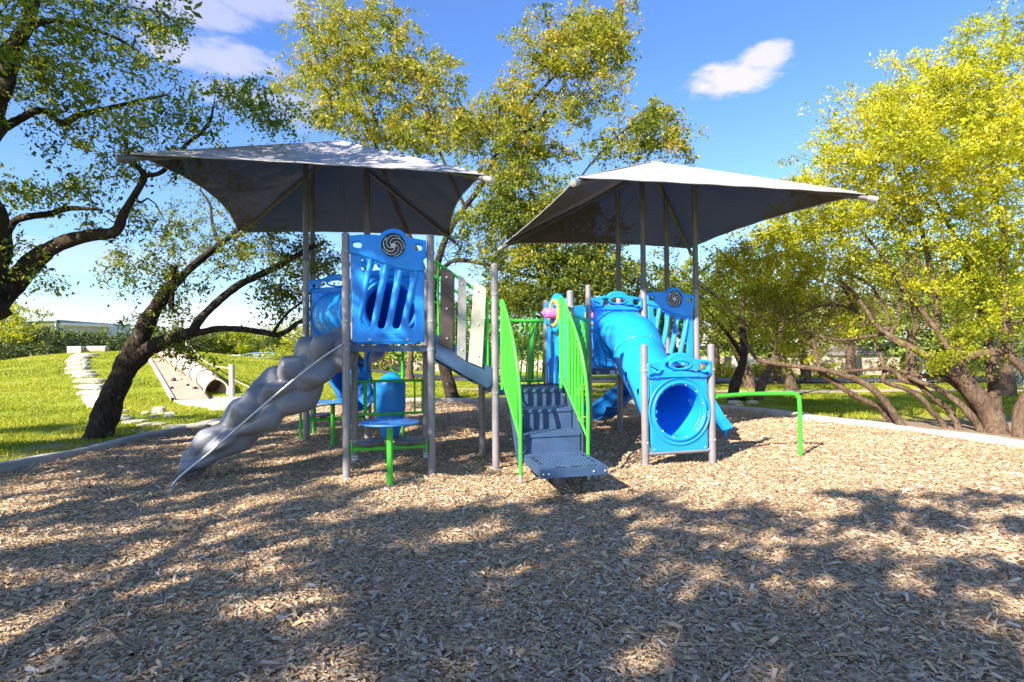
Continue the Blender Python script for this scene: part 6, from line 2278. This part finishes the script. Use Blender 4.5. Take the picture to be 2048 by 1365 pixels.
MB().add([f(L, 0, -.02), f(L, 0, -17.9), f(L, zt_, -17.9), f(L, zt_, -.02)], [(0, 1, 2, 3)]).put('end_wall', M['metalwall'], wh)
A2 = W(48, 640, 96); of = empty('office_building', (A2.x, A2.y, 0), 'flat-roofed office block left of the metal building', 'building')
f = F2((A2.x, A2.y), (A1.x - .2, A1.y + 1.5))
L = math.hypot(A1.x - .2 - A2.x, A1.y + 1.5 - A2.y)
MB().add([f(0, 0, 0), f(L, 0, 0), f(L, 6.0, 0), f(0, 6.0, 0), f(0, 0, -8), f(L, 0, -8), f(L, 6.0, -8), f(0, 6.0, -8)], [(0, 1, 2, 3), (7, 6, 5, 4), (1, 5, 6, 2), (0, 3, 7, 4)]).put('wall', M['concrete'], of)
MB().add([f(-.6, 6.0, .8), f(L + .8, 6.0, .8), f(L + .8, 6.45, .8), f(-.6, 6.45, .8), f(-.6, 6.0, -8.6), f(L + .8, 6.0, -8.6), f(L + .8, 6.45, -8.6), f(-.6, 6.45, -8.6)], [(0, 1, 2, 3), (7, 6, 5, 4), (0, 4, 5, 1), (2, 6, 7, 3), (1, 5, 6, 2), (0, 3, 7, 4)]).put('roof', M['wallwhite'], of)
for u in (L * .22, L * .5, L * .78, L * .93):
    w_ = MB().add([f(u - .32, 4.2, .03), f(u + .32, 4.2, .03), f(u + .32, 5.6, .03), f(u - .32, 5.6, .03), f(u - .32, 4.2, -.02), f(u + .32, 4.2, -.02), f(u + .32, 5.6, -.02), f(u - .32, 5.6, -.02)], [(0, 1, 2, 3), (0, 4, 5, 1), (2, 6, 7, 3), (1, 5, 6, 2), (0, 3, 7, 4)]).put('window', M['glass'], of)
# distant hill line
mb = MB()
rr = np.random.default_rng(5)
xs_ = np.linspace(-900, 900, 90)
prof = [3 + 9 * max(0, math.sin(x * .009 + 1.5)) + 4 * math.sin(x * .023) for x in xs_]
rows = [[Vector((x, 760, -2)) for x in xs_], [Vector((x, 800, max(1.5, h + 3))) for x, h in zip(xs_, prof)], [Vector((x, 900, max(1, h))) for x, h in zip(xs_, prof)]]
mb.grid(rows, True)
mb.put('hills', M['leaf_juniper'], None, 'structure')

# walls and fence across the road on the right


def wallrun(name, pa, pb, h, m, label, cat='wall', th=.18, piers=True, group=None):
    root = empty(name, ((pa[0] + pb[0]) / 2, (pa[1] + pb[1]) / 2, 0), label, cat, group)
    f = F2(pa, pb)
    L = math.hypot(pa[0] - pb[0], pa[1] - pb[1])
    n = max(1, int(L / 2.4))
    for i in range(n):
        u0, u1 = L * i / n + .0, L * (i + 1) / n - .015
        MB().add([f(u0, 0, 0), f(u1, 0, 0), f(u1, h, 0), f(u0, h, 0), f(u0, 0, -th), f(u1, 0, -th), f(u1, h, -th), f(u0, h, -th)], [(0, 1, 2, 3), (7, 6, 5, 4), (0, 4, 5, 1), (2, 6, 7, 3), (1, 5, 6, 2), (0, 3, 7, 4)]).put('wall_panel', m, root)
        if piers:
            MB().box(f(u0, h / 2 + .04, -th / 2), (.26, .26, h + .10), math.atan2(pb[1] - pa[1], pb[0] - pa[0])).put('pier', m, root)
    return root


def Pd(px, D): p = W(px, 700, D); return (p.x, p.y)


wallrun('garden_wall', Pd(1300, 31), Pd(1462, 30.5), 1.05, M['walltan'], 'tan boundary wall behind the low round panel and green rail')
wallrun('garden_wall', Pd(1464, 29.5), Pd(1512, 29.3), 1.1, M['wallwhite'], 'bright white wall section between two small oak trunks', piers=False)
wallrun('garden_wall', Pd(1514, 30.5), Pd(1800, 29), .95, M['walltan'], 'long tan boundary wall beyond the road behind the leaning stems')
wallrun('garden_wall', Pd(560, 46), Pd(1290, 36), .8, M['walltan'], 'pale far wall glimpsed under the play decks')
hs = Pd(1725, 35)
hr = empty('house', (hs[0], hs[1], 0), 'pale house with white gable behind the tan wall', 'house')
MB().box((hs[0], hs[1] + 4, -.3), (3.4, 7.5, 2.6)).put('wall', M['wallwhite'], hr)
a = hs[0]; b_ = hs[1]
MB().add([(a - 2.0, b_ - .3, 1.0), (a + 2.0, b_ - .3, 1.0), (a + 2.0, b_ + 8.2, 1.0), (a - 2.0, b_ + 8.2, 1.0), (a - .4, b_ + 4, 1.9), (a + .4, b_ + 4, 1.9)], [(0, 1, 5, 4), (1, 2, 5), (2, 3, 4, 5), (3, 0, 4), (3, 2, 1, 0)]).put('roof', M['roof'], hr)
for dx in (-.8, .8):
    w_ = MB().box((a + dx, b_ + .22, .3), (.7, .08, .8)).put('window', M['glass'], hr)
    MB().box((a + dx, b_ + .18, .74), (.8, .1, .06)).box((a + dx, b_ + .18, -.14), (.8, .1, .06)).put('frame', M['wallwhite'], w_)
# metal picket fence at the far right
pa, pb = Pd(1980, 22), Pd(2160, 17)
pf = empty('picket_fence', (pa[0], pa[1], 0), 'dark metal picket fence at the right edge beyond the road', 'fence')
f = F2(pa, pb); L = math.hypot(pa[0] - pb[0], pa[1] - pb[1])
n = int(L / .13)
pk = MB().tube([(0, 0, 0), (0, 0, 1.75)], .014, 5).mesh('picket'); pk.materials.append(M['green'] if 0 else M['metalroof'])
for i in range(n):
    o = bpy.data.objects.new('picket', pk); COL.objects.link(o); o.parent = pf
    o.location = f(i * .13, 0, 0) - wloc(pf)
for z in (.2, 1.55):
    MB().tube([f(0, z, 0), f(L, z, 0)], .022, 6).put('rail', M['metalroof'], pf)
# mailbox
q = W(1846, 745, 24)
mbx = empty('mailbox', (q.x, q.y, 0), 'white mailbox post beyond the road behind the leaning stems', 'mailbox')
MB().box((q.x, q.y, .5), (.14, .14, 1.0)).put('post', M['wallwhite'], mbx)
MB().box((q.x, q.y, 1.12), (.42, .5, .30), taper=.8).put('box', M['wallwhite'], mbx)


# small plants and shrubs
def shrub(label, p, rad, h, leaf, seed, name='shrub', n=14, each=60, size=.09, sig=.22):
    r = np.random.default_rng(seed)
    C = [(p[0] + r.normal(0, rad * .5), p[1] + r.normal(0, rad * .4), max(.08, r.uniform(.15, 1) * h + p[2])) for _ in range(n)]
    root = empty(name, p, label, 'shrub', None)
    mb = MB()
    for c in C:
        mb.tube([(p[0], p[1], p[2]), ((p[0] + c[0]) / 2, (p[1] + c[1]) / 2, c[2] * .6), c], [.012, .008, .004], 4, False)
    mb.put('stems', M['bark_light'], root)
    me, k = leaf_mesh('foliage', C, each, sig, size, r, .55, .2)
    o = obj('foliage', me, M[leaf], root); o['kind'] = 'stuff'
    return root


for i, (px, D, rad, h, leaf, lab) in enumerate(((1420, 29, .8, .7, 'leaf_green', 'low shrub before the tan wall next to the right short post'), (1450, 28.6, .7, .6, 'leaf_yellow', 'low yellow-green shrub left of the white wall section'), (1512, 28, .8, .7, 'leaf_yellow', 'bright shrub at the right end of the white wall'), (1546, 28, .9, .8, 'leaf_yellow', 'bright shrub left of the wide-footed tree'),
                                               (1632, 27, .8, .7, 'leaf_yellow', 'bright shrub against the tan wall behind the long leaning stem'), (1790, 26, .9, .9, 'leaf_oak', 'orange-tinged shrub before the tan wall'), (1890, 24, .8, .8, 'leaf_oak', 'orange-green shrub beyond the road at the right'), (1935, 23, 1.1, 1.3, 'leaf_green', 'dark green bush beyond the road behind the thick stems'),
                                               (2040, 23, 1.6, 2.4, 'leaf_yellow', 'tall light green bush behind the picket fence'), (2110, 22, 1.6, 2.6, 'leaf_yellow', 'light green bush at the end of the picket fence'))):
    p = Pd(px, D)
    shrub(lab, (p[0], p[1], 0), rad, h, leaf, 600 + i, n=22 if h < 1.5 else 40, sig=.3)
# agave-like tuft at the foot of the small oak
g = G(1484, 806)
ag = empty('agave', (g.x, g.y, 0), 'spiky agave tuft between the two small oak trunks', 'plant')
r = random.Random(3)
for k in range(18):
    a = r.uniform(0, 2 * PI); l_ = r.uniform(.25, .42); e = r.uniform(.3, 1.1)
    d = Vector((math.cos(a) * math.cos(e), math.sin(a) * math.cos(e), math.sin(e)))
    MB().tube([Vector((g.x, g.y, .02)), Vector((g.x, g.y, .02)) + d * l_ * .5, Vector((g.x, g.y, .0)) + d * l_], [.022, .02, .003], 5).put('leaf', M['leaf_juniper'], ag)
for i, (x, y, s) in enumerate(((1470, 813, .34), (1505, 812, .28), (1478, 818, .22))):
    g = G(x, y)
    tag(rebase(obj('rock', rough_stone(Vector((g.x, g.y, .06)), s, s * .7, s * .55, 620 + i), M['stone'])), ['pale rock at the foot of the small dark-trunked oak', 'rock at the foot of the small leaning oak', 'small rock in front of the agave tuft'][i], 'rock')
# pale boulders beyond the back kerb and the road edge
for i, (x, y, s) in enumerate(((985, 792, .5), (905, 796, .25), (1020, 790, .35))):
    g = G(x, y)
    tag(rebase(obj('boulder', rough_stone(Vector((g.x, g.y, .08)), s * 1.6, s, s * .6, 640 + i), M['stone'])), ['wide pale boulder behind the kerb under the stair deck', 'small boulder beside the foot of the tall oak', 'low pale boulder left of the stairs beyond the kerb'][i], 'boulder')
